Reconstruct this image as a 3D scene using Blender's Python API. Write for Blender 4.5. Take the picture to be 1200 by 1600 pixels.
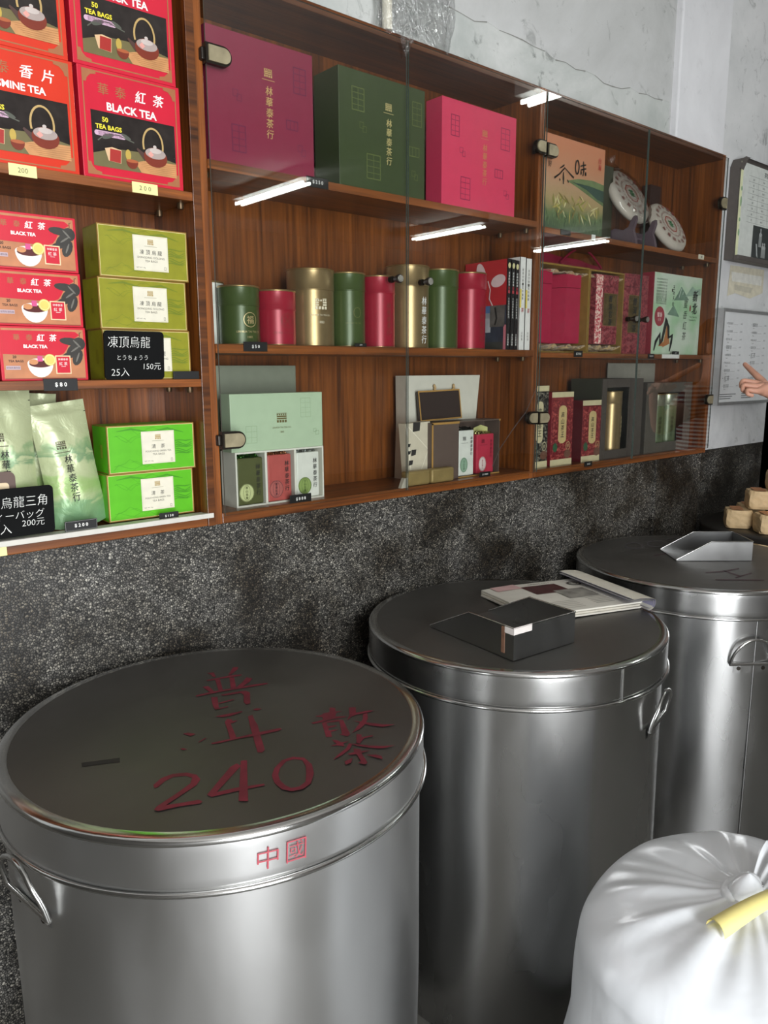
import bpy, bmesh, math, random
from mathutils import Vector, Matrix
random.seed(7)
sc = bpy.context.scene
for o in list(bpy.data.objects): bpy.data.objects.remove(o)
COL = sc.collection
PI = math.pi

def lin(h):
    h = h.lstrip('#'); out = []
    for i in (0, 2, 4):
        c = int(h[i:i+2], 16)/255
        out.append(c/12.92 if c <= .04045 else ((c+.055)/1.055)**2.4)
    return (*out, 1)

# ---------------------------------------------------------------- camera
CAM = bpy.data.cameras.new('camera'); CAM.sensor_fit = 'VERTICAL'; CAM.sensor_height = 36
CAM.lens = 1202/1600*36; CAM.clip_start = .02
camo = bpy.data.objects.new('camera', CAM); COL.objects.link(camo)
camo.matrix_world = Matrix(((.757774, .122090, -.640993, 0), (-.652501, .134835, -.745696, 0), (-.004614, .983318, .181838, 1.5), (0, 0, 0, 1)))
sc.camera = camo
# ---------------------------------------------------------------- view, world, daylight
sc.view_settings.view_transform = 'Standard'; sc.view_settings.look = 'None'; sc.view_settings.gamma = 1
sc.view_settings.use_curve_mapping = False
sc.view_settings.exposure = -0.36
W = bpy.data.worlds.new('sky'); sc.world = W; W.use_nodes = True
bg = W.node_tree.nodes['Background']; bg.inputs[0].default_value = (.86, .93, 1, 1); bg.inputs[1].default_value = 1.6
def area(name, loc, rot, sx, sy, power, col):
    l = bpy.data.lights.new(name, 'AREA'); l.shape = 'RECTANGLE'; l.size = sx; l.size_y = sy; l.energy = power; l.color = col
    o = bpy.data.objects.new(name, l); COL.objects.link(o); o.location = loc; o.rotation_euler = rot; return o
# area lamp standing in for daylight through the unseen shop-front opening
area('shopfront_daylight', (-.3, -2.35, 1.45), (PI/2, 0, 0), 1.5, 2.6, 270, (.96, .98, 1))

# ---------------------------------------------------------------- materials
MATS = {}
def nodes_of(name):
    m = bpy.data.materials.new(name); m.use_nodes = True
    nt = m.node_tree; return m, nt, nt.nodes['Principled BSDF']
def N(nt, t, **kw):
    n = nt.nodes.new(t)
    for k, v in kw.items(): setattr(n, k, v)
    return n
def setin(n, d):
    for k, v in d.items(): n.inputs[k].default_value = v
def ramp(nt, fac, stops):
    r = N(nt, 'ShaderNodeValToRGB'); e = r.color_ramp.elements
    while len(e) < len(stops): e.new(.5)
    for x, (p, c) in zip(e, stops): x.position = p; x.color = c if len(c) == 4 else (*c, 1)
    nt.links.new(fac, r.inputs[0]); return r.outputs[0]
def coords(nt, scale=(1, 1, 1), kind='Object'):
    t = N(nt, 'ShaderNodeTexCoord'); m = N(nt, 'ShaderNodeMapping'); m.inputs['Scale'].default_value = scale
    nt.links.new(t.outputs[kind], m.inputs[0]); return m.outputs[0]
def noise(nt, co, scale, detail=3, rough=.5, dist=0):
    n = N(nt, 'ShaderNodeTexNoise'); setin(n, {'Scale': scale, 'Detail': detail, 'Roughness': rough, 'Distortion': dist})
    nt.links.new(co, n.inputs['Vector']); return n.outputs['Fac']
def bump(nt, h, bsdf, strength, dist=.002):
    b = N(nt, 'ShaderNodeBump'); setin(b, {'Strength': strength, 'Distance': dist})
    nt.links.new(h, b.inputs['Height']); nt.links.new(b.outputs[0], bsdf.inputs['Normal'])
def P(hexc, rough=.5, metal=0, var=.06, coat=0, spec=.5, bmp=0):
    key = (hexc, rough, metal, var, coat, bmp)
    if key in MATS: return MATS[key]
    m, nt, b = nodes_of('paint_'+hexc.lstrip('#'))
    c = lin(hexc)
    setin(b, {'Roughness': rough, 'Metallic': metal, 'Coat Weight': coat, 'Coat Roughness': .08, 'Specular IOR Level': spec})
    co = coords(nt); f = noise(nt, co, 35, 2)
    nt.links.new(ramp(nt, f, [(.3, [x*(1-var) for x in c[:3]]), (.7, [min(1, x*(1+var)) for x in c[:3]])]), b.inputs['Base Color'])
    if bmp: bump(nt, noise(nt, co, 60, 2), b, bmp)
    MATS[key] = m; return m
def wood(name, axis, tint=1.0):
    m, nt, b = nodes_of(name)
    s = [16, 16, 16]; s[axis] = 1.1
    co = coords(nt, s); n1 = noise(nt, co, 1.6, 5, .6, .6)
    s2 = [26, 26, 26]; s2[axis] = .7
    n2 = noise(nt, coords(nt, s2), 4, 3, .55, .3)
    mx = N(nt, 'ShaderNodeMath', operation='MULTIPLY_ADD'); nt.links.new(n2, mx.inputs[0]); mx.inputs[1].default_value = .55
    hf = N(nt, 'ShaderNodeMath', operation='MULTIPLY'); nt.links.new(n1, hf.inputs[0]); hf.inputs[1].default_value = .5; nt.links.new(hf.outputs[0], mx.inputs[2])
    st = [(.36, lin('#42210a')), (.52, lin('#743f16')), (.66, lin('#90511f')), (.8, lin('#a56528'))]
    st = [(p, [x*tint for x in c[:3]]) for p, c in st]
    nt.links.new(ramp(nt, mx.outputs[0], st), b.inputs['Base Color'])
    fine = [90, 90, 90]; fine[axis] = 6
    bump(nt, noise(nt, coords(nt, fine), 1.5, 4, .7), b, .35, .0015)
    setin(b, {'Roughness': .42, 'Coat Weight': .35, 'Coat Roughness': .18})
    return m
WOODV = wood('varnished_wood_upright', 2); WOODH = wood('varnished_wood_level', 0, .8); WOODS = wood('side_panel_wood', 2, 1.08); WOODE = wood('worn_shelf_edge', 0, 1.25); WOODD = wood('dark_wood_edge', 0, .55)
def terrazzo():
    m, nt, b = nodes_of('black_terrazzo'); co = coords(nt)
    v = N(nt, 'ShaderNodeTexVoronoi'); setin(v, {'Scale': 195}); nt.links.new(co, v.inputs['Vector'])
    v2 = N(nt, 'ShaderNodeTexVoronoi', feature='DISTANCE_TO_EDGE'); setin(v2, {'Scale': 195}); nt.links.new(co, v2.inputs['Vector'])
    sep = N(nt, 'ShaderNodeSeparateColor'); nt.links.new(v.outputs['Color'], sep.inputs[0])
    chip = ramp(nt, sep.outputs[0], [(0, lin('#4a4946')), (.3, lin('#6b6966')), (.65, lin('#8d8b86')), (.9, lin('#a8a59d')), (1, lin('#cbc8be'))])
    edge = ramp(nt, v2.outputs['Distance'], [(.05, (0, 0, 0)), (.22, (1, 1, 1))])
    mx = N(nt, 'ShaderNodeMix', data_type='RGBA'); nt.links.new(edge, mx.inputs[0]); mx.inputs[6].default_value = lin('#161615'); nt.links.new(chip, mx.inputs[7])
    dirt = ramp(nt, noise(nt, co, 4.5, 6, .62, .4), [(.33, lin('#5e503c')), (.42, lin('#8c8479')), (.5, lin('#bfbbb4')), (.64, lin('#f4f3f1'))])
    m2 = N(nt, 'ShaderNodeMix', data_type='RGBA', blend_type='MULTIPLY'); m2.inputs[0].default_value = 1
    nt.links.new(mx.outputs[2], m2.inputs[6]); nt.links.new(dirt, m2.inputs[7]); nt.links.new(m2.outputs[2], b.inputs['Base Color'])
    setin(b, {'Roughness': .45}); bump(nt, v2.outputs['Distance'], b, .3, .002)
    return m
TERR = terrazzo()
def plaster(name, a, c, d, grime=.5):
    m, nt, b = nodes_of(name); co = coords(nt)
    n1 = noise(nt, co, 2.2, 7, .62, .5); base = ramp(nt, n1, [(.32, lin(a)), (.5, lin(c)), (.68, lin(d))])
    n2 = noise(nt, co, 14, 6, .7, .8); sp = ramp(nt, n2, [(.3, lin('#8d8f8c')), (.42, (1, 1, 1)), (1, (1, 1, 1))])
    mx = N(nt, 'ShaderNodeMix', data_type='RGBA', blend_type='MULTIPLY'); mx.inputs[0].default_value = grime
    nt.links.new(base, mx.inputs[6]); nt.links.new(sp, mx.inputs[7]); nt.links.new(mx.outputs[2], b.inputs['Base Color'])
    setin(b, {'Roughness': .8}); bump(nt, noise(nt, co, 30, 6, .6), b, .25, .004)
    return m
PLAST = plaster('grey_plaster', '#a6a8a6', '#b9bab8', '#c6c7c6'); PATCH = plaster('patching_mortar', '#9aa09c', '#b4b8b4', '#cfd0cd', .8)
WHITEP = plaster('white_paint', '#d4d4d6', '#dcdcde', '#e4e4e6', .15); OLDP = plaster('worn_white_paint', '#b4b6b6', '#cfd0d0', '#dddddd', .6)
def steel(name, c, r0, r1, dent, scratch=.15):
    m, nt, b = nodes_of(name); co = coords(nt)
    n = noise(nt, coords(nt, (1, 1, .4)), 7, 3, .5, .3)
    nt.links.new(ramp(nt, noise(nt, coords(nt, (1, 1, .35)), 4, 3, .5), [(.3, [x*.85 for x in lin(c)[:3]]), (.7, lin(c))]), b.inputs['Base Color'])
    mr = N(nt, 'ShaderNodeMapRange'); setin(mr, {'From Min': .3, 'From Max': .7, 'To Min': r0, 'To Max': r1}); nt.links.new(n, mr.inputs[0])
    nt.links.new(mr.outputs[0], b.inputs['Roughness']); b.inputs['Metallic'].default_value = 1
    hb = noise(nt, coords(nt, (1, 1, .3)), 5, 1.5, .45, .15)
    bump(nt, hb, b, dent, .014)
    return m
STEEL = steel('sheet_steel', '#c2c2c1', .18, .3, .3); STEELA = steel('brushed_steel', '#d6d6d5', .3, .42, .22); STEELLID = steel('worn_steel_lid', '#7c7a76', .45, .55, .08); STEELRIM = steel('polished_steel', '#d0d0ce', .12, .2, .2)
SCOOPM = steel('scoop_steel', '#a6a6a5', .26, .38, .04)
HINGE = P('#9c9276', .45, .35, .2, bmp=.5); HINGED = P('#2a251f', .4, .6)
def glass():
    m = bpy.data.materials.new('pane_glass'); m.use_nodes = True; nt = m.node_tree; nt.nodes.clear()
    out = N(nt, 'ShaderNodeOutputMaterial'); mix = N(nt, 'ShaderNodeMixShader'); tr = N(nt, 'ShaderNodeBsdfTransparent'); gl = N(nt, 'ShaderNodeBsdfGlossy')
    tr.inputs[0].default_value = (.955, .97, .96, 1); gl.inputs['Roughness'].default_value = .012
    lw = N(nt, 'ShaderNodeLayerWeight'); lw.inputs[0].default_value = .5
    pw = N(nt, 'ShaderNodeMath', operation='POWER'); pw.inputs[1].default_value = 5; nt.links.new(lw.outputs['Facing'], pw.inputs[0])
    ma = N(nt, 'ShaderNodeMath', operation='MULTIPLY_ADD'); ma.inputs[1].default_value = .9; ma.inputs[2].default_value = .16; nt.links.new(pw.outputs[0], ma.inputs[0])
    nt.links.new(ma.outputs[0], mix.inputs[0]); nt.links.new(tr.outputs[0], mix.inputs[1]); nt.links.new(gl.outputs[0], mix.inputs[2]); nt.links.new(mix.outputs[0], out.inputs[0])
    return m
GLASS = glass()
def clear(name, tint=(1, 1, 1, 1), refl=.12, rough=.08, wrinkle=False):
    m = bpy.data.materials.new(name); m.use_nodes = True; nt = m.node_tree; nt.nodes.clear()
    out = N(nt, 'ShaderNodeOutputMaterial'); mix = N(nt, 'ShaderNodeMixShader'); tr = N(nt, 'ShaderNodeBsdfTransparent'); gl = N(nt, 'ShaderNodeBsdfGlossy')
    tr.inputs[0].default_value = tint; gl.inputs['Roughness'].default_value = rough
    lw = N(nt, 'ShaderNodeLayerWeight'); lw.inputs[0].default_value = .5
    if wrinkle:
        bp = N(nt, 'ShaderNodeBump'); setin(bp, {'Strength': 1, 'Distance': .02}); nt.links.new(noise(nt, coords(nt), 28, 3, .5, 1.5), bp.inputs['Height']); nt.links.new(bp.outputs[0], gl.inputs['Normal']); nt.links.new(bp.outputs[0], lw.inputs['Normal'])
    ma = N(nt, 'ShaderNodeMath', operation='MULTIPLY_ADD'); ma.inputs[1].default_value = .5; ma.inputs[2].default_value = refl; nt.links.new(lw.outputs['Facing'], ma.inputs[0])
    nt.links.new(ma.outputs[0], mix.inputs[0]); nt.links.new(tr.outputs[0], mix.inputs[1]); nt.links.new(gl.outputs[0], mix.inputs[2]); nt.links.new(mix.outputs[0], out.inputs[0])
    return m
GLASSB = clear('pane_glass_back', (.985, .99, .985, 1), 0, .02); GLASSB.node_tree.nodes['Math'].inputs[1].default_value = 0
GEDGE = P('#4c5852', .2, 0, .1); PLASTIC = clear('clear_film', refl=.03, rough=.06)
def emit(name, c, s):
    m, nt, b = nodes_of(name); setin(b, {'Base Color': c, 'Emission Color': c, 'Emission Strength': s}); return m
TUBE = emit('fluorescent_tube', (.95, 1, .97, 1), 24)
def satin():
    m, nt, b = nodes_of('gold_satin'); setin(b, {'Base Color': lin('#e3c48e'), 'Roughness': .35, 'Sheen Weight': .5})
    bump(nt, noise(nt, coords(nt, (1, 1, .35)), 45, 2, .5, 1.5), b, 1, .012); return m
SATIN = satin()
def speckle(name, a, b_, scale, lo=.45, hi=.55, rough=.4, metal=0):
    m, nt, b = nodes_of(name); n = noise(nt, coords(nt), scale, 4, .6, 1)
    nt.links.new(ramp(nt, n, [(lo, lin(a)), (hi, lin(b_))]), b.inputs['Base Color']); setin(b, {'Roughness': rough, 'Metallic': metal}); return m
def foil(c):
    m, nt, b = nodes_of('crumpled_foil'); setin(b, {'Base Color': lin(c), 'Roughness': .2, 'Metallic': 1})
    v = N(nt, 'ShaderNodeTexVoronoi'); setin(v, {'Scale': 160}); nt.links.new(coords(nt), v.inputs['Vector']); bump(nt, v.outputs['Distance'], b, 1, .02); return m
BLACK = P('#0e0e0e', .55); WHITE = P('#e9e8e3', .5); CREAM = P('#e6dfc9', .55); GOLD = P('#c8a862', .35, .5); INK = P('#1c1a1a', .6)
DARKIN = P('#141311', .7)

# ---------------------------------------------------------------- mesh builder
class MB:
    def __init__(s): s.v = []; s.f = []; s.mi = []; s.sm = []; s.mats = []
    def mid(s, m):
        if m not in s.mats: s.mats.append(m)
        return s.mats.index(m)
    def add(s, vs, fs, m, smooth=False):
        o = len(s.v); s.v += [tuple(v) for v in vs]; i = s.mid(m)
        for f in fs: s.f.append([o+k for k in f]); s.mi.append(i); s.sm.append(smooth)
    def box(s, x0, x1, y0, y1, z0, z1, m, bev=0, xf=None):
        bm = bmesh.new(); bmesh.ops.create_cube(bm, size=1)
        for v in bm.verts: v.co = Vector((x0+(v.co.x+.5)*(x1-x0), y0+(v.co.y+.5)*(y1-y0), z0+(v.co.z+.5)*(z1-z0)))
        if bev: bmesh.ops.bevel(bm, geom=bm.edges[:], offset=bev, segments=2, affect='EDGES', profile=.5)
        s.bm(bm, m, xf)
    def bm(s, bm, m, xf=None, smooth=False):
        bm.verts.index_update()
        s.add([xf @ v.co if xf else v.co for v in bm.verts], [[v.index for v in f.verts] for f in bm.faces], m, smooth); bm.free()
    def lathe(s, prof, m, n=48, c=(0, 0), closed=True, smooth=True, rfun=None):
        vs = []; fs = []
        for r, z in prof:
            for k in range(n):
                a = 2*PI*k/n; rr = r*(rfun(a, z) if rfun else 1); vs.append((c[0]+rr*math.cos(a), c[1]+rr*math.sin(a), z))
        for i in range(len(prof)-1):
            for k in range(n): fs.append((i*n+k, i*n+(k+1) % n, (i+1)*n+(k+1) % n, (i+1)*n+k))
        s.add(vs, fs, m, smooth)
        if closed:
            s.add(vs[:n], [list(range(n))[::-1]], m); s.add(vs[-n:], [list(range(n))], m)
    def tube(s, pts, r, m, n=8, smooth=True, cap=True):
        pts = [Vector(p) for p in pts]; rs = r if isinstance(r, (list, tuple)) else [r]*len(pts); vs = []; fs = []
        up = Vector((0, 0, 1)); prev = None
        for i, p in enumerate(pts):
            t = (pts[min(i+1, len(pts)-1)]-pts[max(i-1, 0)]).normalized()
            if prev is None: a = t.cross(up if abs(t.z) < .9 else Vector((1, 0, 0))).normalized()
            else: a = (prev-t*prev.dot(t)).normalized()
            prev = a; b = t.cross(a)
            for k in range(n): q = 2*PI*k/n; vs.append(p+(a*math.cos(q)+b*math.sin(q))*rs[i])
        for i in range(len(pts)-1):
            for k in range(n): fs.append((i*n+k, i*n+(k+1) % n, (i+1)*n+(k+1) % n, (i+1)*n+k))
        s.add(vs, fs, m, smooth)
        if cap: s.add(vs[:n], [list(range(n))[::-1]], m); s.add(vs[-n:], [list(range(n))], m)
    def prism(s, poly, y0, y1, m, bev=0):          # outline in x,z extruded along y
        n = len(poly); vs = [(x, y0, z) for x, z in poly]+[(x, y1, z) for x, z in poly]
        s.add(vs, [list(range(n)), list(range(2*n-1, n-1, -1))]+[(i+n, (i+1) % n+n, (i+1) % n, i) for i in range(n)], m)
    def grid(s, nu, nv, fn, m, smooth=True, wrap=False):
        vs = [fn(i, j) for j in range(nv) for i in range(nu)]; fs = []
        for j in range(nv-1):
            for i in range(nu if wrap else nu-1): fs.append((j*nu+i, j*nu+(i+1) % nu, (j+1)*nu+(i+1) % nu, (j+1)*nu+i))
        s.add(vs, fs, m, smooth)
    def build(s, name, parent=None, loc=None, kind=None):
        me = bpy.data.meshes.new(name); me.from_pydata(s.v, [], s.f)
        for m in s.mats: me.materials.append(m)
        me.polygons.foreach_set('material_index', s.mi); me.polygons.foreach_set('use_smooth', s.sm); me.update()
        o = bpy.data.objects.new(name, me); COL.objects.link(o)
        if parent is not None: o.parent = parent
        if loc is not None: o.location = loc
        if kind: o['kind'] = kind
        return o
def tag(o, label, cat, group=None):
    o['label'] = label; o['category'] = cat
    if group: o['group'] = group
    return o
def thing(name, label, cat, loc, rz=0, group=None):
    o = bpy.data.objects.new(name, None); o.empty_display_size = .05; COL.objects.link(o); o.location = loc; o.rotation_euler = (0, 0, rz)
    return tag(o, label, cat, group)
def dup(root, loc, label, rz=None, group=None):
    r = root.copy(); COL.objects.link(r); r.location = loc; r['label'] = label
    if rz is not None: r.rotation_euler = (0, 0, rz)
    if group: r['group'] = group
    for ch in list(root.children):
        c = ch.copy(); COL.objects.link(c); c.parent = r
        for g in list(ch.children):
            d = g.copy(); COL.objects.link(d); d.parent = c
    return r
TXT = {}
def text2d(t, bold=0., shear=0.):
    k = (t, bold, shear)
    if k in TXT: return TXT[k]
    c = bpy.data.curves.new('glyphs', 'FONT'); c.body = t; c.resolution_u = 2; c.offset = bold; c.shear = shear
    o = bpy.data.objects.new('glyphs', c); COL.objects.link(o)
    m = o.evaluated_get(bpy.context.evaluated_depsgraph_get()).to_mesh()
    vs = [(v.co.x, v.co.y) for v in m.vertices]; fs = [list(p.vertices) for p in m.polygons]
    bpy.data.objects.remove(o); bpy.data.curves.remove(c)
    if not vs: vs = [(0, 0), (.01, 0), (0, .01)]; fs = []
    x0 = min(v[0] for v in vs); x1 = max(v[0] for v in vs); y0 = min(v[1] for v in vs); y1 = max(v[1] for v in vs)
    TXT[k] = (vs, fs, x0, x1, y0, y1); return TXT[k]
class Face:
    """flat printing on one face: u to the right, v up, n outwards"""
    def __init__(s, mb, o, u=(1, 0, 0), v=(0, 0, 1), n=(0, -1, 0), fn=None):
        s.mb = mb; s.o = Vector(o); s.u = Vector(u); s.v = Vector(v); s.n = Vector(n); s.fn = fn; s.k = 0
    def at(s, x, y, l):
        l += s.k*.012
        return s.fn(x, y, l*.0003) if s.fn else s.o+s.u*x+s.v*y+s.n*(l*.0003)
    def poly(s, pts, m, l=1):
        s.k += 1
        s.mb.add([s.at(x, y, l) for x, y in pts], [list(range(len(pts)))], m)
    def rect(s, x0, y0, x1, y1, m, l=1): s.poly([(x0, y0), (x1, y0), (x1, y1), (x0, y1)], m, l)
    def frame(s, x0, y0, x1, y1, w, m, l=1):
        s.rect(x0, y0, x1, y0+w, m, l); s.rect(x0, y1-w, x1, y1, m, l); s.rect(x0, y0+w, x0+w, y1-w, m, l); s.rect(x1-w, y0+w, x1, y1-w, m, l)
    def ell(s, cx, cy, rx, ry, m, l=1, a0=0, a1=2*PI, n=20, rot=0):
        pts = []
        for k in range(n if a1-a0 > 6.2 else n+1):
            a = a0+(a1-a0)*k/n; x, y = rx*math.cos(a), ry*math.sin(a); pts.append((cx+x*math.cos(rot)-y*math.sin(rot), cy+x*math.sin(rot)+y*math.cos(rot)))
        s.poly(pts, m, l)
    def line(s, pts, w, m, l=1, closed=False):
        if closed: pts = list(pts)+[pts[0]]
        ws = w if isinstance(w, (list, tuple)) else [w]*len(pts)
        L = []; R = []
        for i, p in enumerate(pts):
            a = pts[max(i-1, 0)]; b = pts[min(i+1, len(pts)-1)]; dx, dy = b[0]-a[0], b[1]-a[1]; d = math.hypot(dx, dy) or 1
            nx, ny = -dy/d*ws[i]/2, dx/d*ws[i]/2; L.append((p[0]+nx, p[1]+ny)); R.append((p[0]-nx, p[1]-ny))
        s.k += 1; n = len(pts); vs = [s.at(*p, l) for p in R+L]
        s.mb.add(vs, [(i, i+1, n+i+1, n+i) for i in range(n-1)], m)
    def ring(s, cx, cy, rx, ry, w, m, l=1, a0=0, a1=2*PI, n=24):
        s.line([(cx+rx*math.cos(a0+(a1-a0)*k/n), cy+ry*math.sin(a0+(a1-a0)*k/n)) for k in range(n+1)], w, m, l)
    def text(s, t, cx, cy, h, m, l=2, w=None, bold=0., shear=0., rot=0):
        """h: cap height, or w: overall width; centred on cx, cy"""
        if bold > 0 and ord(max(t)) > 0x2000:
            hh = h or w/len(t)*.9
            for q in (-1, 1):
                s.text(t, cx+q*hh*bold*.7, cy+q*hh*bold*.35, h, m, l+.15*q, w, 0, shear, rot)
            return
        vs, fs, x0, x1, y0, y1 = text2d(t, bold, shear)
        k = h/(y1-y0) if h else w/(x1-x0); kx = k if not (h and w) else w/(x1-x0)
        mx, my = (x0+x1)/2, (y0+y1)/2; c, sn = math.cos(rot), math.sin(rot); out = []
        for x, y in vs:
            X, Y = (x-mx)*kx, (y-my)*k; out.append(s.at(cx+X*c-Y*sn, cy+X*sn+Y*c, l))
        s.mb.add(out, fs, m)
    def vtext(s, t, cx, ytop, h, m, l=2, step=1.18, bold=.015, shear=.1):
        for i, ch in enumerate(t): s.text(ch, cx, ytop-h/2-i*h*step, h, m, l, w=h*.95, bold=bold, shear=shear)
    def building(s, cx, cy, w, m, l=2):            # the little shop-house emblem
        for k in range(4): s.rect(cx-w/2+k*w*.27, cy-w*.4, cx-w/2+k*w*.27+w*.19, cy-w*.18, m, l)
        s.rect(cx-w/2, cy-w*.12, cx+w/2, cy+.0*w, m, l); s.rect(cx-w/2, cy+.06*w, cx+w/2, cy+.18*w, m, l)
        for k in range(5): s.rect(cx-w/2+k*w*.21, cy+.22*w, cx-w/2+k*w*.21+w*.14, cy+.34*w, m, l)
        s.rect(cx-w/2, cy+.37*w, cx+w/2, cy+.42*w, m, l)
    def window(s, x, y, w, h, cols, rows, m, l=1, t=.0022):
        s.frame(x, y, x+w, y+h, t, m, l)
        for i in range(1, cols): s.rect(x+w*i/cols-t/3, y, x+w*i/cols+t/3, y+h, m, l)
        for j in range(1, rows): s.rect(x, y+h*j/rows-t/3, x+w, y+h*j/rows+t/3, m, l)
def cylface(mb, R, cx=0, cy=0, a_mid=-PI/2):
    """printing wrapped on an upright cylinder, x measured along the arc from a_mid"""
    return Face(mb, (0, 0, 0), fn=lambda x, y, d: Vector((cx+(R+d)*math.cos(a_mid+x/R), cy+(R+d)*math.sin(a_mid+x/R), y)))

# ---------------------------------------------------------------- the setting
def slab(name, x0, x1, y0, y1, z0, z1, m, bev=0):
    b = MB(); b.box(x0, x1, y0, y1, z0, z1, m, bev); return b.build(name, kind='structure')
FLOORM = P('#66645f', .4, 0, .12)
slab('floor', -2.3, 11.1, -6.1, 3.1, -.08, 0, FLOORM)
CEILM = P('#c4c1bd', .9, 0, .05)
slab('ceiling', -2.3, 11.1, -6.1, 3.1, 3.27, 3.37, CEILM)
slab('trim_1', -2.3, 2.665, 1.53, 1.72, 0, 1.1655, TERR)                     # terrazzo dado
slab('trim_2', 2.665, 3.008, 1.519, 1.72, 0, 1.1655, TERR, .006)             # terrazzo foot of the pier
slab('trim_3', 3.008, 3.76, 1.6, 1.72, 0, 1.155, TERR, .004)                 # terrazzo beyond the pier
slab('wall_back', -2.3, 3.76, 1.71, 1.8, 1.1655, 3.27, PLAST)
slab('wall_upper', -2.3, 2.665, 1.545, 1.71, 2.2895, 3.27, PLAST)
b = MB(); rr = random.Random(3)                                               # rough mortar band along the cabinet tops
xs = [.4+i*.05 for i in range(46)]
low = [(x, 2.2895) for x in xs]; up = [(x, 2.405+.012*math.sin(x*5)+rr.uniform(-.008, .008)) for x in xs]
vs = [(x, 1.5405, z) for x, z in low]+[(x, 1.5425, z) for x, z in up]+[(x, 1.546, z+.004) for x, z in up]; n = len(xs)
b.add(vs, [(i, i+1, n+i+1, n+i) for i in range(n-1)]+[(n+i, n+i+1, 2*n+i+1, 2*n+i) for i in range(n-1)], PATCH)
for k in range(len(xs)-1):
    if k % 9 in (4, 8): continue
    (xa, za), (xb, zb) = up[k], up[k+1]; b.add([(xa, 1.5418, za-.0006-.001*(k % 3)), (xb, 1.5418, zb-.0006-.001*((k+1) % 3)), (xb, 1.5416, zb+.001), (xa, 1.5416, za+.001)], [(0, 1, 2, 3)], P('#8a8a85', .9))
b.build('trim_4', kind='structure')
slab('wall_pier', 2.665, 3.012, 1.519, 1.71, 2.2895, 3.27, WHITEP, .006)
slab('wall_far', 3.008, 3.76, 1.6, 1.71, 1.155, 3.27, OLDP)
DARKW = P('#3a3733', .8)
slab('wall_passage', 3.76, 11.1, 2.9, 3.0, 0, 3.27, DARKW); slab('wall_passage_left', 3.66, 3.76, 1.8, 2.9, 0, 3.27, DARKW)
slab('wall_beyond', 4.75, 11.1, 1.6, 1.75, 0, 3.27, OLDP)
slab('wall_right', 11, 11.1, -6.1, 2.9, 0, 3.27, OLDP)
GREYW = P('#a8a39f', .8)
slab('wall_inner_front', 2.6, 11.1, -6.1, -6, 0, 3.27, GREYW); slab('wall_side', 2.6, 2.7, -6, -2.5, 0, 3.27, GREYW)
slab('wall_front', -2.3, -1.1, -2.5, -2.4, 0, 3.27, GREYW); slab('wall_front_header', -1.1, .5, -2.5, -2.4, 2.85, 3.27, GREYW); slab('wall_front_right_added', .5, 2.7, -2.5, -2.4, 0, 3.27, GREYW)  # unseen; right part added to keep the opening's glare off the left shelves
slab('wall_left_added', -1.3, -1.2, -2.4, 1.53, 0, 3.27, P('#4d4a46', .7))  # unseen dark wall, added so the front bin's left side reflects dark
slab('ground_street', -16, 16, -22, -2.5, -.13, -.085, P('#8b8a87', .9)); slab('ground_lane', -16, -2.3, -2.5, 6, -.13, -.085, P('#8b8a87', .9))
# fluorescent battens on the ceiling
def batten(label, x, y, double=True):
    t = thing('ceiling_light', label, 'light', (x, y, 3.27), 0, 'fluorescent ceiling lights')
    b = MB(); b.box(-.06, .06, -.62, .62, -.1, 0, P('#d8d8d4', .5), .004); b.build('batten', t)
    for dx in ((-.035, .035) if double else (0,)):
        b = MB(); b.tube([(dx, -.58, -.14), (dx, .58, -.14)], .014, TUBE, 10); b.build('lamp_tube', t)
    return t
l0 = batten('twin fluorescent ceiling light whose reflection crosses the left glass pane', 4.2, -3.53)
for x, y, lb in ((7.0, -3.97, 'twin fluorescent ceiling light reflected in the second glass pane'), (9.02, -3.64, 'twin fluorescent ceiling light reflected low in the right-hand cabinet'), (4.06, .2, 'twin fluorescent ceiling light nearest the cabinets, reflected in their top edge')):
    dup(l0, (x, y, 3.27), lb)

# ---------------------------------------------------------------- display cabinets
ZB, ZT, YF, YB = 1.166, 2.288, 1.5, 1.695
def carcass(t, x0, x1, lw, rw):
    """side panels, top, bottom and back in coordinates local to the thing at (x0, YF, ZB)"""
    w = x1-x0; h = ZT-ZB; d = YB-YF
    b = MB(); b.box(0, lw, 0, d, 0, h, WOODS, .0015); b.build('side_panel', t)
    b = MB(); b.box(w-rw, w, 0, d, 0, h, WOODS, .0015); b.build('side_panel', t)
    b = MB(); b.box(lw, w-rw, 0, d, h-.019, h, WOODD, .0015); b.build('top_panel', t)
    b = MB(); b.box(lw, w-rw, 0, d, 0, .024, WOODH, .002); b.build('bottom_panel', t)
    b = MB(); b.box(lw, w-rw, d-.012, d, .024, h-.019, WOODV); b.build('back_panel', t)
def shelf(t, x0, x1, z, th=.018, y0=0.0):
    b = MB(); b.box(x0, x1, y0, YB-YF-.013, z-ZB-th, z-ZB, WOODH, .002)
    s = b.build('shelf', t)
    b = MB(); b.box(x0, x1, y0-.001, y0, z-ZB-th+.001, z-ZB-.001, WOODE); b.build('front_edge', s)
    for x in (x0+.012, x1-.012):
        for y in (.03, .13):
            b = MB(); b.lathe([(.006, z-ZB-th-.012), (.007, z-ZB-th-.008), (.007, z-ZB-th)], P('#5b4a35', .4, .7), 10, (x, y)); b.build('shelf_pin', s)
    return s
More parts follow.
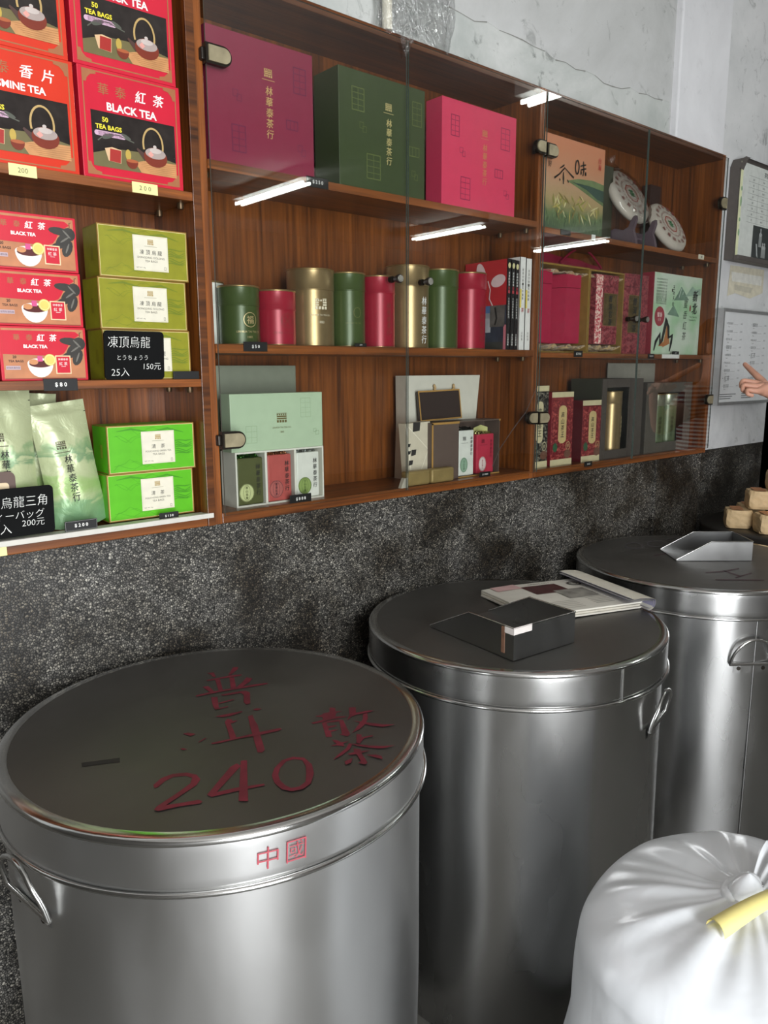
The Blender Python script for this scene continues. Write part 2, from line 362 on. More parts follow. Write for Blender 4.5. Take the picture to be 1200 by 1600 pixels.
def pane(t, x0, x1, z0, z1, hinge_side, name='glass_door'):
    b = MB(); y0, y1 = -.0145, -.0105
    b.add([(x0, y0, z0), (x1, y0, z0), (x1, y0, z1), (x0, y0, z1)], [(0, 1, 2, 3)], GLASS)
    b.add([(x0, y1, z0), (x1, y1, z0), (x1, y1, z1), (x0, y1, z1)], [(3, 2, 1, 0)], GLASSB)
    vs = [(x0, y0, z0), (x1, y0, z0), (x1, y0, z1), (x0, y0, z1), (x0, y1, z0), (x1, y1, z0), (x1, y1, z1), (x0, y1, z1)]
    b.add(vs, [(0, 4, 5, 1), (1, 5, 6, 2), (2, 6, 7, 3), (3, 7, 4, 0)], GEDGE)
    d = b.build(name, t)
    return d
def hinge(door, x, z, side, l=.058, h=.038):
    """clamp hinge for a glass door: rounded metal cap, dark surround, arm to the cabinet side; side=+1 points right"""
    s = side; b = MB()
    def outline(l, h, off): 
        pts = [(x+s*off, z-h/2), (x+s*(l-h/2), z-h/2)]+[(x+s*(l-h/2+h/2*math.cos(a)), z+h/2*math.sin(a)) for a in [(-PI/2)+PI*k/12 for k in range(13)]]+[(x+s*off, z+h/2)]
        return pts if s > 0 else pts[::-1]
    b.prism(outline(l, h, 0), -.019, -.006, HINGED); b.prism(outline(l-.004, h-.009, .005), -.0225, -.019, HINGE)
    b.box(min(x-s*.006, x+s*.014), max(x-s*.006, x+s*.014), -.012, .022, z-.012, z+.012, HINGED, .003)
    b.tube([(x+s*.004, .012, z-.006), (x-s*.006, .04, z-.008)], .006, STEELRIM, 8)
    return b.build('hinge', door)
def knob(door, x, z):
    b = MB(); b.tube([(x, -.036, z), (x, -.03, z), (x, -.0155, z)], [.0105, .0105, .006], HINGED, 14); b.tube([(x, -.038, z), (x, -.036, z)], .0088, P('#b8b6ac', .25, .8), 14)
    b.tube([(x, -.0085, z), (x, .002, z)], .008, HINGED, 12)
    return b.build('knob', door)
# left cabinet: open
X0 = -.2
cl = thing('display_cabinet', 'open-fronted wooden wall cabinet on the left, stacked with red and green tea boxes', 'cabinet', (X0, YF, ZB), 0, 'wooden wall cabinets')
carcass(cl, X0, .799, .018, .0165)
shelf(cl, .018, .982, 1.855, .018); shelf(cl, .018, .982, 1.483, .017)
b = MB(); b.box(.018, .995, -.006, .004, .018, .0285, P('#c9c6bd', .5), .001); b.box(.018, .995, .004, .03, .0245, .027, P('#bdb9ae', .5)); tr = b.build('sliding_track', cl); tr['label'] = 'worn white sliding track along the bottom edge'
b = MB(); b.box(.9815, 1.0, -.004, .0, .0, 1.122, WOODD, .001); b.build('front_edge', cl)
# middle cabinet
XM = .8
cm = thing('display_cabinet', 'glass-doored wooden cabinet in the middle with maroon, green and pink gift boxes on top shelf', 'cabinet', (XM, YF, ZB), 0, 'wooden wall cabinets')
carcass(cm, XM, 1.8975, .0185, .0125)
shelf(cm, .019, 1.0845, 1.925, .019); shelf(cm, .019, 1.0845, 1.556, .02)
d = pane(cm, .0185, .557, .02, 1.108, -1); hinge(d, .016, .952, 1); hinge(d, .016, .185, 1); knob(d, 1.315-XM, 1.721-ZB)
d = pane(cm, .5625, 1.0905, .02, 1.108, 1); hinge(d, 1.094, .958, -1, .045); hinge(d, 1.094, .188, -1, .045); knob(d, 1.418-XM, 1.721-ZB)
b = MB(); pts = [(1.0880, .279), (1.04, .208), (.985, .162), (.925, .105), (.893, .055)]
for (xa, za), (xb, zb) in zip(pts, pts[1:]):
    dx, dz = xb-xa, zb-za; L = math.hypot(dx, dz); nx, nz = -dz/L*.0022, dx/L*.0022
    b.add([(xa+nx, -.0156, za+nz), (xb+nx, -.0156, zb+nz), (xb-nx, -.0156, zb-nz), (xa-nx, -.0156, za-nz)], [(0, 1, 2, 3)], clear('crack_tape', (.8, .74, .62, 1), .35, .3))
c = b.build('tape_strip', d); c['label'] = 'clear tape strip along a crack'
# right cabinet
XR = 1.8985
cr = thing('display_cabinet', 'glass-doored wooden cabinet on the right with two round tea cakes on top shelf', 'cabinet', (XR, YF, ZB), 0, 'wooden wall cabinets')
carcass(cr, XR, 2.998, .0135, .02)
shelf(cr, .014, 1.079, 1.915, .018); shelf(cr, .014, 1.079, 1.55, .016)
d = pane(cr, .003, .5365, .02, 1.108, -1); hinge(d, .001, .955, 1, .052); hinge(d, .001, .186, 1, .052); knob(d, 2.383-XR, 1.665-ZB)
d = pane(cr, .5425, 1.092, .02, 1.108, 1); hinge(d, 1.095, .945, -1, .05, .045); hinge(d, 1.095, .212, -1, .05, .04); knob(d, 2.452-XR, 1.665-ZB)

# ---------------------------------------------------------------- steel tea bins
LID_Z = .9
LID_A_STROKES='79 197 92 191 83 166 79 171 82 186;108 161 135 189 143 183 136 173 110 156;61 165 78 161 101 156 109 155 129 145 125 139 111 143 97 149 79 154 60 158;76 157 83 150 61 98 54 102;102 146 109 140 85 90 75 93;40 140 50 136 47 108 39 106;87 94 111 110 128 125 134 112 121 101 91 87;11 112 41 108 76 97 90 92 116 86 144 74 142 69 113 77 90 85 59 95 37 100 10 106;29 86 39 80 16 32 9 32 12 46;48 84 84 74 93 69 95 57 70 14 62 15 64 27 80 53 81 66 49 77;27 54 55 52 56 47 26 50;14 34 33 31 32 27 13 31;-5 8 12 4 42 -4 41 -8 17 -8 4 -3;59 -12 68 -11 74 -20 64 -20;-3 -23 7 -14 11 -23 9 -29 18 -32 8 -35 2 -34 -18 -90 -28 -86 -14 -52;39 -30 48 -30 40 -50 34 -70 17 -107 -4 -154 -12 -158 -17 -153 3 -108 24 -61;-58 -76 -45 -79 -24 -85 -2 -90 22 -95 57 -105 56 -111 49 -112 16 -104 -14 -93 -29 -89 -49 -85 -58 -80;-78 -15 -69 -17 -62 -30 -72 -31;-105 -60 -100 -62 -97 -69 -103 -68;-72 -59 -56 -53 -56 -56 -71 -61;129 -107 138 -112 146 -108 157 -111 169 -96 175 -104 167 -116 177 -123 164 -122 154 -132 171 -144 164 -145 145 -137 124 -134 109 -130 107 -124 131 -128 136 -118 129 -111;122 -136 129 -138 122 -154 135 -159 134 -163 118 -160 114 -168 126 -173 127 -176 113 -174 104 -189 96 -183 107 -164;129 -136 151 -145 156 -152 133 -201 125 -205 122 -199 118 -190 123 -192 136 -171 148 -152 128 -142;195 -119 205 -126 191 -144 216 -152 220 -159 211 -158 187 -151 176 -151 160 -158 177 -143;198 -156 205 -159 192 -176 176 -189 156 -198 138 -200 166 -183 183 -173;167 -165 172 -173 182 -187 198 -211 213 -224 201 -221 191 -217 179 -200 176 -192 172 -181;97 -198 103 -203 104 -215 117 -220 104 -220 99 -229 97 -224 92 -218 83 -213 95 -214;141 -208 146 -215 140 -223 159 -229 156 -232 140 -228 124 -238 121 -233;112 -225 114 -231 100 -242 79 -249 59 -252 74 -244 97 -236;113 -228 122 -240 133 -255 147 -269 163 -280 148 -277 137 -271 125 -256 115 -239;88 -252 99 -254 106 -244 113 -254 109 -259 123 -266 117 -266 106 -264 99 -282 94 -294 88 -296 82 -285 89 -284 98 -262 89 -257;69 -268 86 -267 75 -277 65 -277;108 -273 120 -283 124 -292 119 -301 114 -290;-185 -137 -167 -126 -149 -126 -131 -137 -123 -152 -125 -168 -137 -179 -165 -189 -194 -199 -178 -207 -153 -217 -151 -224 -156 -227 -180 -215 -209 -206 -212 -199 -206 -194 -170 -181 -142 -169 -132 -156 -137 -144 -153 -135 -167 -138 -183 -147 -187 -146;-60 -162 -59 -173 -126 -217 -136 -222 -138 -213 -73 -165;-134 -213 -96 -224 -60 -241 -62 -246 -87 -237 -136 -222;-51 -159 -43 -164 -102 -266 -112 -257;-39 -229 -24 -213 -18 -219 -30 -233;-24 -213 -2 -200 2 -207 -18 -219;-2 -200 17 -202 15 -210 2 -207;17 -202 29 -216 22 -221 15 -210;29 -216 26 -241 16 -239 22 -221;26 -241 13 -265 3 -259 16 -239;13 -265 -8 -286 -11 -277 3 -259;-8 -286 -26 -291 -26 -282 -11 -277;-26 -291 -41 -285 -37 -277 -26 -282;-41 -285 -49 -271 -39 -264 -37 -277;-49 -271 -47 -249 -37 -248 -39 -264;-47 -249 -39 -229 -30 -233 -37 -248'
LID_C_STROKES='38 209 18 200 19 208 32 214;18 200 -3 196 5 206 19 208;-3 196 -21 197 -9 207 5 206;-21 197 -34 203 -18 213 -9 207;-34 203 -40 214 -23 221 -18 213;-40 214 -38 227 -23 231 -23 221;-38 227 -28 241 -17 241 -23 231;-28 241 -12 254 -7 249 -17 241;-12 254 8 264 7 256 -7 249;8 264 29 269 21 258 7 256;29 269 48 268 35 257 21 258;48 268 61 262 45 251 35 257;61 262 67 250 50 243 45 251;67 250 65 237 49 233 50 243;65 237 55 222 43 223 49 233;55 222 38 209 32 214 43 223;121 172 100 163 101 171 115 177;100 163 79 159 86 169 101 171;79 159 60 160 73 171 86 169;60 160 47 167 63 176 73 171;47 167 41 177 58 184 63 176;41 177 43 191 59 194 58 184;43 191 53 205 65 204 59 194;53 205 70 218 76 213 65 204;70 218 91 227 90 219 76 213;91 227 113 232 105 221 90 219;113 232 132 231 119 220 105 221;132 231 146 224 129 214 119 220;146 224 152 213 134 206 129 214;152 213 149 199 133 196 134 206;149 199 138 185 127 186 133 196;138 185 121 172 115 177 127 186;217 166 202 160 202 166 212 170;202 160 185 158 191 165 202 166;185 158 171 160 180 168 191 165;171 160 160 166 172 172 180 168;160 166 154 175 167 179 172 172;154 175 155 185 166 187 167 179;155 185 161 196 170 195 166 187;161 196 173 205 178 201 170 195;173 205 189 211 188 205 178 201;189 211 205 214 200 206 188 205;205 214 220 212 211 204 200 206;220 212 232 206 219 199 211 204;232 206 237 196 224 192 219 199;237 196 237 186 224 184 224 192;237 186 229 175 220 176 224 184;229 175 217 166 212 170 220 176;-66 114 -9 102 -19 95 -74 108;-141 -102 -82 -129 -17 -145 -26 -150 -95 -139 -149 -108;-85 -126 -79 -132 -104 -194 -116 -191;-195 -159 -95 -253 -104 -257 -204 -163;-132 -186 -43 -194 -51 -200 -137 -193'
LID_SLOT='-241 -1 -190 -25 -195 -38 -245 -13'

RED_PAINT = P('#6d1c2c', .55, 0, .25); FADED = P('#4c4849', .6)
def strokes(s): return [[(v[i]/1000, v[i+1]/1000) for i in range(0, len(v), 2)] for v in [[int(q) for q in p.split()] for p in s.split(';')]]
def bin_(label, x, y, R, h, seam, handles, seed, lid_seam=None, STEEL=STEEL):
    rg = random.Random(seed); t = thing('steel_tea_bin', label, 'bin', (x, y, 0), 0, 'round steel tea bins')
    ph = [rg.uniform(0, 6.28) for _ in range(6)]
    def wob(a, z): return 1+.0035*math.sin(3*a+ph[0]+z*4)+.003*math.sin(5*a+ph[1]-z*7)+.0016*math.sin(9*a+ph[2]+z*15)
    r = R-.009; b = MB()
    prof = [(r*.985, 0), (r, .012)]+[(r, .03+i*(h-.11)/24) for i in range(25)]
    b.lathe(prof, STEEL, 96, rfun=wob); b.tube([((r+.001)*math.cos(seam), (r+.001)*math.sin(seam), z) for z in (.02, .3, .6, h-.085)], .003, STEEL, 6)
    b.build('body', t)
    b = MB(); b.lathe([(R-.004, h-.082), (R-.001, h-.078)]+[(R, h-.07+i*.0095) for i in range(7)]+[(R-.0005, h-.006)], STEEL, 96, closed=False, rfun=lambda a, z: 1+.0012*math.sin(7*a+ph[3]))
    b.lathe([(R-.02, h-.0015), (R*.6, h+.0005), (R*.2, h), (.001, h)], STEELLID, 96, closed=False, rfun=lambda a, z: 1)
    b.lathe([(R-.02, h-.0015), (R-.007, h-.0008), (R-.0025, h-.0025), (R+.0005, h-.0055), (R+.001, h-.009), (R, h-.012)], STEELRIM, 96, closed=False)
    lid = b.build('lid', t)
    b = MB(); n = 96
    b.tube([((R+.0015)*math.cos(2*PI*k/n), (R+.0015)*math.sin(2*PI*k/n), h-.081) for k in range(n+1)], .0042, STEELRIM, 8, cap=False); b.build('rim_bead', lid)
    if lid_seam is not None:
        b = MB(); b.tube([((R+.001)*math.cos(lid_seam), (R+.001)*math.sin(lid_seam), z) for z in (h-.079, h-.04, h-.008)], .003, STEELRIM, 6); b.build('lid_seam', lid)
    for a, z in handles:
        b = MB(); pts = []
        c, s = math.cos(a), math.sin(a)
        def q(u, out, zz): return (c*(r+out)-s*u, s*(r+out)+c*u, zz)
        out = .034
        arc = [q(.062*math.cos(PI-PI*k/16), .006+out*.4*min(1, math.sin(PI*k/16)*1.6), z+.075*math.sin(PI*k/16)**.8) for k in range(17)]
        b.tube(arc, .0042, STEELRIM, 8); b.tube([q(-.064, .006, z), q(.064, .006, z)], .0045, STEELRIM, 8)
        hd = b.build('handle', t)
        b = MB(); f = Face(b, (0, 0, 0), fn=lambda x, y, d, z=z, a=a: Vector((math.cos(a+x/r)*(r+.003+d), math.sin(a+x/r)*(r+.003+d), z+y)))
        f.line([(-.05, -.014), (-.03, -.014), (0, -.014), (.03, -.014), (.05, -.014)], .026, STEEL, 0)
        for u in (-.035, .035): f.ell(u, -.014, .0055, .0055, HINGED, 3)
        b.build('rivet_plate', hd)
    return t, lid
RB = .358
tA, lidA = bin_('steel tea bin in front with red painted characters and 240 on its lid', .604, 1.148, RB, LID_Z, 2.2, [(-2.98, .745)], 3, None, STEELA)
tB, lidB = bin_('steel tea bin in the middle carrying a metal scoop and an open magazine', 1.426, 1.168, RB, LID_Z, 1.2, [(-1.31, .72)], 11, -1.78)
tC, lidC = bin_('steel tea bin farther right with a single scoop and faded rings painted on its lid', 2.32, 1.165, .372, LID_Z, -2.2, [(-2.22, .69)], 23)
SA = strokes(LID_A_STROKES)
for nm, ps, lb, mm in (('painted_characters', SA[:20], 'two large red brushed characters', RED_PAINT), ('painted_characters', SA[20:33], 'two smaller red brushed characters at the right', RED_PAINT), ('painted_number', SA[33:], 'red brushed number 240', RED_PAINT), ('slot_mark', strokes(LID_SLOT), 'short dark mark', P('#24211f', .6))):
    b = MB(); f = Face(b, (0, 0, LID_Z+.0008), (1, 0, 0), (0, 1, 0), (0, 0, 1))
    for i, p in enumerate(ps): f.poly(p, mm, .3)
    g = b.build(nm, lidA); g['label'] = lb
b = MB(); f = cylface(b, RB+.0012, a_mid=math.atan2(-.86, -.5)+.05)
for ch, x in (('中', .012), ('國', .052)): f.text(ch, x+.04, LID_Z-.043, .032, P('#a8434f', .6), 2, w=.03, bold=-.008, shear=.05)
b.build('painted_mark', lidA)
SCS = strokes(LID_C_STROKES)
for nm, ps, mm in (('painted_ring', SCS[:16], FADED), ('painted_ring', SCS[16:32], FADED), ('painted_ring', SCS[32:48], FADED), *[('painted_stroke', [q], P('#4a3338', .6)) for q in SCS[48:]]):
    b = MB(); f = Face(b, (0, 0, LID_Z+.0008), (1, 0, 0), (0, 1, 0), (0, 0, 1))
    for i, p in enumerate(ps): f.poly(p, mm, .3)
    b.build(nm, lidC)
# dark bin under the paper packets
td = thing('tea_bin', 'dark flat-lidded bin under the pile of kraft paper packets', 'bin', (3.19, 1.2, 0)); DK = P('#2b2723', .35, .3)
b = MB(); b.lathe([(.345, 0), (.35, .02), (.35, .82)], STEEL, 64); b.build('body', td)
b = MB(); b.lathe([(.356, .81), (.358, .82), (.358, .878), (.354, .884), (.2, .885), (.001, .885)], DK, 64, closed=False); b.build('lid', td)

# ---------------------------------------------------------------- printed cartons
S_LEFT_U, S_LEFT_M, S_LEFT_B = 1.855, 1.483, 1.1945
S_MID_U, S_MID_M, S_MID_B = 1.925, 1.556, 1.19
S_R_U, S_R_M, S_R_B = 1.915, 1.55, 1.19
def carton(name, label, cat, x, y, z, w, d, h, m, draw=None, group=None, bev=.0012, rz=0, side=None):
    """box with its lower front left corner at x, y, z"""
    t = thing(name, label, cat, (x, y, z), rz, group)
    b = MB(); b.box(0, w, 0, d, 0, h, m, bev); b.build('carton_body', t)
    if draw:
        b = MB(); draw(Face(b, (0, 0, 0)), w, h)
        if side: side(Face(b, (0, d, 0), (0, -1, 0), (0, 0, 1), (-1, 0, 0)), d, h)
        b.build('front_print', t)
    return t
BROWNP = P('#a0653e', .5); YEL = P('#e8d93a', .5); LILAC = P('#c9a6bb', .5); DKPHOTO = P('#2b2624', .22, 0, .3); MATWOOD = P('#c08a58', .5, 0, .15); OLIVEF = P('#6c6440', .4)
AMBER = P('#7a3426', .3); BAMBOO = P('#b89a62', .5); GLASSY = P('#a99a94', .25)
def teapot_print(en, cn):
    def draw(f, w, h):
        f.frame(.008, .006, w-.008, h-.005, .0022, BROWNP)
        for sx in (0, 1):
            for sy in (0, 1):
                cx = .008 if sx == 0 else w-.008; cy = .006 if sy == 0 else h-.005; dx = 1 if sx == 0 else -1; dy = 1 if sy == 0 else -1
                p = [(cx, cy), (cx+dx*.026, cy), (cx+dx*.026, cy+dy*.006), (cx+dx*.016, cy+dy*.008), (cx+dx*.009, cy+dy*.015), (cx+dx*.007, cy+dy*.022), (cx, cy+dy*.022)]
                f.poly(p if dx*dy > 0 else p[::-1], BROWNP, 2)
        for i, ch in enumerate('華泰'): f.text(ch, .046+i*.033, h-.034, .02, BROWNP, 2, bold=.01)
        for i, ch in enumerate(cn): f.text(ch, .118+i*.036, h-.034, .021, WHITE, 2, w=.022, bold=.03, shear=.15)
        f.text(en, .1, h-.0625, None, WHITE, 2, w=.098, bold=.03)
        x0, x1, y0, y1 = .02, w-.014, .022, h-.073
        f.rect(x0, y0, x1, y1, DKPHOTO, 1)
        f.poly([(x0, y0), (x1, y0), (x1, y0+.028), (.13, y0+.038), (.06, y0+.035), (x0, y0+.022)], OLIVEF, 2)
        f.poly([(.112, y0), (x1, y0), (x1, y0+.026), (.124, y0+.024), (.1, y0+.017)], MATWOOD, 3)
        for k in range(6): f.line([(.108+k*.004, y0+.018-k*.003), (x1, y0+.022-k*.0038)], .0006, P('#9c6a3e', .5), 4)
        f.text('50', .046, y1-.014, .009, YEL, 4, bold=.03); f.text('TEA BAGS', .052, y1-.027, None, YEL, 4, w=.05, bold=.03)
        f.rect(.029, y1-.043, .08, y1-.034, LILAC, 3); f.ell(.029, y1-.0385, .0045, .0045, LILAC, 3); f.ell(.08, y1-.0385, .0045, .0045, LILAC, 3)
        f.text('鋁箔防潮包裝', .0545, y1-.0385, None, P('#6d4a60', .5), 4, w=.046)
        f.line([(.03, y0+.045), (.045, y0+.058), (.07, y0+.06), (.1, y0+.052)], .002, P('#55574c', .5), 3); f.ell(.05, y0+.055, .012, .004, P('#4d5046', .5), 3, rot=.4); f.ell(.085, y0+.06, .01, .003, P('#4d5046', .5), 3, rot=-.4)
        f.poly([(.042, y0+.033), (.048, y0+.012), (.072, y0+.01), (.074, y0+.034), (.056, y0+.037)], P('#d8b48a', .5), 4); f.poly([(.05, y0+.012), (.071, y0+.0105), (.073, y0+.033), (.052, y0+.034)], P('#a3271f', .5), 5)
        f.ell(.087, y0+.028, .0055, .01, P('#b59a45', .5), 4)
        f.poly([(.082, y0+.018)]+[(.094+.012*math.cos(a), y0+.018+.014*math.sin(a)) for a in [PI+PI*k/8 for k in range(9)]], AMBER, 5); f.ell(.094, y0+.018, .012, .003, P('#a85a35', .4), 6)
        cx, cy = .142, y0+.032
        f.ring(cx-.004, cy+.022, .02, .03, .0035, BAMBOO, 5, -.35, PI+.35, 18)
        f.poly([(cx-.018, cy+.002), (cx-.036, cy+.012), (cx-.038, cy+.009), (cx-.022, cy-.01)], P('#4e3630', .4), 5)
        f.ell(cx, cy, .024, .018, AMBER, 6); f.ell(cx, cy+.007, .021, .01, GLASSY, 7); f.ell(cx, cy+.012, .012, .005, P('#c2b6b0', .3), 8); f.ell(cx-.001, cy+.019, .0035, .003, P('#c2b6b0', .3), 8)
        f.poly([(cx-.016, cy+.004), (cx-.01, cy-.002), (cx-.004, cy+.004), (cx-.01, cy+.01)], P('#d79a90', .5), 9)
    return draw
RED1 = P('#c82238', .3, 0, .03, .3); ORED = P('#cf3620', .3, 0, .03, .3)
G = 'large red tea cartons on the top left shelf'
bk = carton('tea_carton', 'large red black tea carton with white 50-bag print, lower one on the top left shelf', 'tea box', .5675, 1.506, S_LEFT_U, .199, .085, .192, RED1, teapot_print('BLACK TEA', '紅茶'), G)
dup(bk, (.5625, 1.507, S_LEFT_U+.1925), 'large red black tea carton stacked upper in its column, at the photo top')
js = carton('tea_carton', 'large orange-red jasmine tea carton, lower one on the top left shelf', 'tea box', .3605, 1.505, S_LEFT_U-.001, .199, .085, .192, ORED, teapot_print('JASMINE TEA', '香片'), G)
dup(js, (.3545, 1.506, S_LEFT_U+.1915), 'large orange-red jasmine tea carton stacked upper, at the photo top left corner')
SRED = P('#c82538', .32, 0, .03, .3); KRAFTP = P('#b87850', .45, 0, .12)
def cup_print(f, w, h):
    f.rect(.005, .004, w-.005, h-.004, KRAFTP, 1)
    f.poly([(.005, h-.05), (.1, h-.053), (.112, h-.048), (.118, h-.04), (w-.03, h-.026), (w-.012, h-.014), (w-.02, h-.008), (.005, h-.008)], SRED, 2)
    for i, ch in enumerate('華泰'): f.text(ch, .03+i*.022, h-.02, .011, BROWNP, 3, bold=.02)
    for i, ch in enumerate('紅茶'): f.text(ch, .072+i*.022, h-.02, .0125, WHITE, 3, bold=.04, shear=.15)
    f.text('BLACK TEA', .062, h-.036, None, WHITE, 3, w=.042, bold=.04)
    leaf = P('#33302c', .4, 0, .3)
    for cx, cy, rx, ry, r in ((w-.03, h-.026, .02, .007, -.1), (w-.022, h-.038, .02, .009, .7), (w-.018, h-.055, .016, .009, 1.2), (w-.03, h-.05, .018, .006, .3), (w-.014, h-.03, .012, .012, 0)): f.ell(cx, cy, rx, ry, leaf, 4, rot=r, n=12)
    for cx, cy, r in ((w-.022, h-.04, .6), (w-.018, h-.055, 1.2), (w-.018, h-.03, -.8)): f.ell(cx, cy, .01, .0016, P('#6d6a62', .4), 5, rot=r, n=10)
    f.line([(w-.012, h-.018), (w-.012, h-.01), (w-.009, h-.009)], .001, leaf, 5)
    f.text('20', .024, h-.055, .005, P('#3a2018', .5), 4, bold=.03); f.text('TEA BAGS', .026, h-.0625, None, P('#3a2018', .5), 4, w=.026, bold=.02)
    f.rect(.008, .02, .033, .027, P('#b9a2a8', .5), 4); f.text('鋁箔防潮包裝', .0205, .0235, None, P('#5b4a58', .5), 5, w=.023)
    cx, cy = .068, .032; bowl = P('#eadfd6', .35)
    f.poly([(cx-.023, cy)]+[(cx+.023*math.cos(a), cy+.026*math.sin(a)) for a in [PI+PI*k/12 for k in range(13)]], bowl, 5); f.ell(cx, cy, .023, .009, bowl, 6); f.ell(cx, cy-.0015, .02, .0065, P('#5a2a28', .3), 7)
    f.ell(cx-.012, cy+.002, .008, .005, P('#c98a5a', .4), 8); f.rect(cx-.005, cy+.003, cx+.004, cy+.013, P('#cf4f86', .5), 8)
    f.ell(cx+.017, cy+.006, .0105, .0105, P('#d9c96a', .4), 9); f.ring(cx+.017, cy+.006, .0085, .0085, .0008, P('#efe6a8', .4), 10)
    f.rect(w-.06, .012, w-.032, .046, P('#e6c9a0', .5), 6); f.rect(w-.058, .014, w-.034, .044, SRED, 7); f.text('林華泰茶', w-.046, .039, None, WHITE, 8, w=.018); f.text('紅 茶', w-.046, .031, None, WHITE, 8, w=.015); f.rect(w-.05, .0255, w-.042, .0262, WHITE, 8)
    f.rect(.006, .003, w-.006, .0045, P('#8d3a2a', .5), 3)
G = 'small red tea cartons on the middle left shelf'
sr = carton('tea_carton', 'small red carton with a white tea cup, bottom of the stack above the $80 tag', 'tea box', .3955, 1.512, S_LEFT_M, .155, .075, .098, SRED, cup_print, G)
dup(sr, (.3935, 1.511, S_LEFT_M+.0985), 'small red carton with a white tea cup, middle of its stack of three', .01)
dup(sr, (.391, 1.513, S_LEFT_M+.197), 'small red carton with a white tea cup, topmost of its stack of three', -.02)
dup(sr, (.236, 1.513, S_LEFT_M), 'small red tea carton just entering the photo at the left edge beside the stack')
def land_print(base, dark, cn, en1, en2, lx):
    bd = P('#8a6a2c', .4); ln = P(dark, .45)
    def draw(f, w, h):
        f.frame(0, 0, w, h, .0022, bd, 1); f.frame(.0022, .0022, w-.0022, h-.0022, .0009, P('#d5c98a', .4), 1)
        rg = random.Random(5)
        for k in range(9):
            y = .01+rg.random()*(h-.02); x = rg.uniform(.006, w*.5); pts = []
            for j in range(9): pts.append((min(w-.006, x+j*.011), max(.006, min(h-.006, y+.006*math.sin(j*1.3+k)+rg.uniform(-.003, .003)))))
            f.line(pts, .0006, ln, 2)
        for k in range(7):
            y = h*.32+k*.0045; f.line([(w*.72, y+.002*math.sin(k)), (w*.8, y+.004), (w*.9, y-.001+.003*math.cos(k*2)), (w-.006, y+.003)], [.0004, .002, .0024, .001], ln, 2)
        f.line([(.02, h-.012), (.05, h-.008), (.09, h-.016), (.13, h-.01), (.165, h-.02)], [.001, .004, .002, .004, .001], ln, 2)
        x0, x1, y0, y1 = lx-.036, lx+.036, .016, h-.0145
        f.rect(x0, y0, x1, y1, P('#d9d4c1', .5), 3); f.frame(x0+.0015, y0+.0015, x1-.0015, y1-.0015, .0005, P('#c9bf98', .5), 4)
        f.building(lx, y1-.012, .012, P('#a58a4a', .4), 4); f.rect(lx-.013, y1-.0205, lx+.013, y1-.0199, P('#8d8668', .5), 4)
        n = len(cn); sp = .0125 if n > 2 else .02
        for i, ch in enumerate(cn): f.text(ch, lx+(i-(n-1)/2)*sp, y1-.0315, .009, INK, 4, w=.0092, shear=.1)
        f.text(en1, lx, y1-.0415, None, P('#4a4638', .5), 4, w=.056); f.text(en2, lx, y1-.048, None, P('#4a4638', .5), 4, w=.026)
        f.text('NET WT. 40g', x0+.014, y0+.0055, None, P('#6a6658', .5), 4, w=.019); f.frame(x1-.0095, y0+.0035, x1-.0055, y0+.0095, .0006, P('#6a6658', .5), 4)
    return draw
def edge_side(hexc):
    bd = P('#8a6a2c', .4)
    def draw(f, w, h): f.frame(0, 0, w, h, .002, bd, 1); f.rect(w*.52, h*.32, w*.68, h*.6, P(hexc, .4), 2)
    return draw
OLIVE = P('#88881f', .4, 0, .1); LIME = P('#57b01b', .4, 0, .06)
G = 'olive oolong tea cartons on the middle left shelf'
ol = carton('tea_carton', 'olive green oolong tea carton at its stack bottom, half hidden by a chalkboard sign', 'tea box', .583, 1.513, S_LEFT_M, .1835, .075, .0975, OLIVE, land_print('', '#6d7a1c', '凍頂烏龍', 'DONGDING OOLONG', 'TEA BAGS', .105), G, side=edge_side('#7d7a1e'))
dup(ol, (.5815, 1.514, S_LEFT_M+.098), 'olive green oolong tea carton in the middle of its stack of three', .015)
dup(ol, (.586, 1.5125, S_LEFT_M+.196), 'olive green oolong tea carton on top of its stack of three', -.012)
G = 'bright green tea cartons on the bottom left shelf'
gr = carton('tea_carton', 'bright lime green tea carton, lower of two beside the foil pouches', 'tea box', .58, 1.535, S_LEFT_B, .189, .08, .098, LIME, land_print('', '#3f8f14', '清茶', 'POUCHONG GREEN TEA', 'TEA BAGS', .107), G, side=edge_side('#7f9a2a'))
dup(gr, (.5855, 1.534, S_LEFT_B+.0985), 'bright lime green tea carton, upper of two beside the foil pouches', -.02)

# foil pouches
def pouchmat():
    m, nt, b = nodes_of('landscape_pouch'); co = coords(nt)
    sp = N(nt, 'ShaderNodeSeparateXYZ'); nt.links.new(co, sp.inputs[0])
    ad = N(nt, 'ShaderNodeMath', operation='MULTIPLY_ADD'); nt.links.new(noise(nt, coords(nt, (1, 1, 2.2)), 14, 3, .5, 1), ad.inputs[0]); ad.inputs[1].default_value = .09; nt.links.new(sp.outputs['Z'], ad.inputs[2])
    r = ramp(nt, ad.outputs[0], [(.05, lin('#6f966c')), (.085, lin('#7fa273')), (.1, lin('#a9b989')), (.125, lin('#98b572')), (.15, lin('#b3bd92')), (.178, lin('#b7c095')), (.182, lin('#7f9c75')), (.2, lin('#97ac80')), (.206, lin('#b3bb92')), (.32, lin('#adb48e'))])
    r.node.color_ramp.interpolation = 'EASE'
    nt.links.new(r, b.inputs['Base Color']); setin(b, {'Roughness': .33, 'Metallic': .15}); bump(nt, noise(nt, co, 24, 3, .5, .8), b, .5, .006); return m
POUCHM = pouchmat()
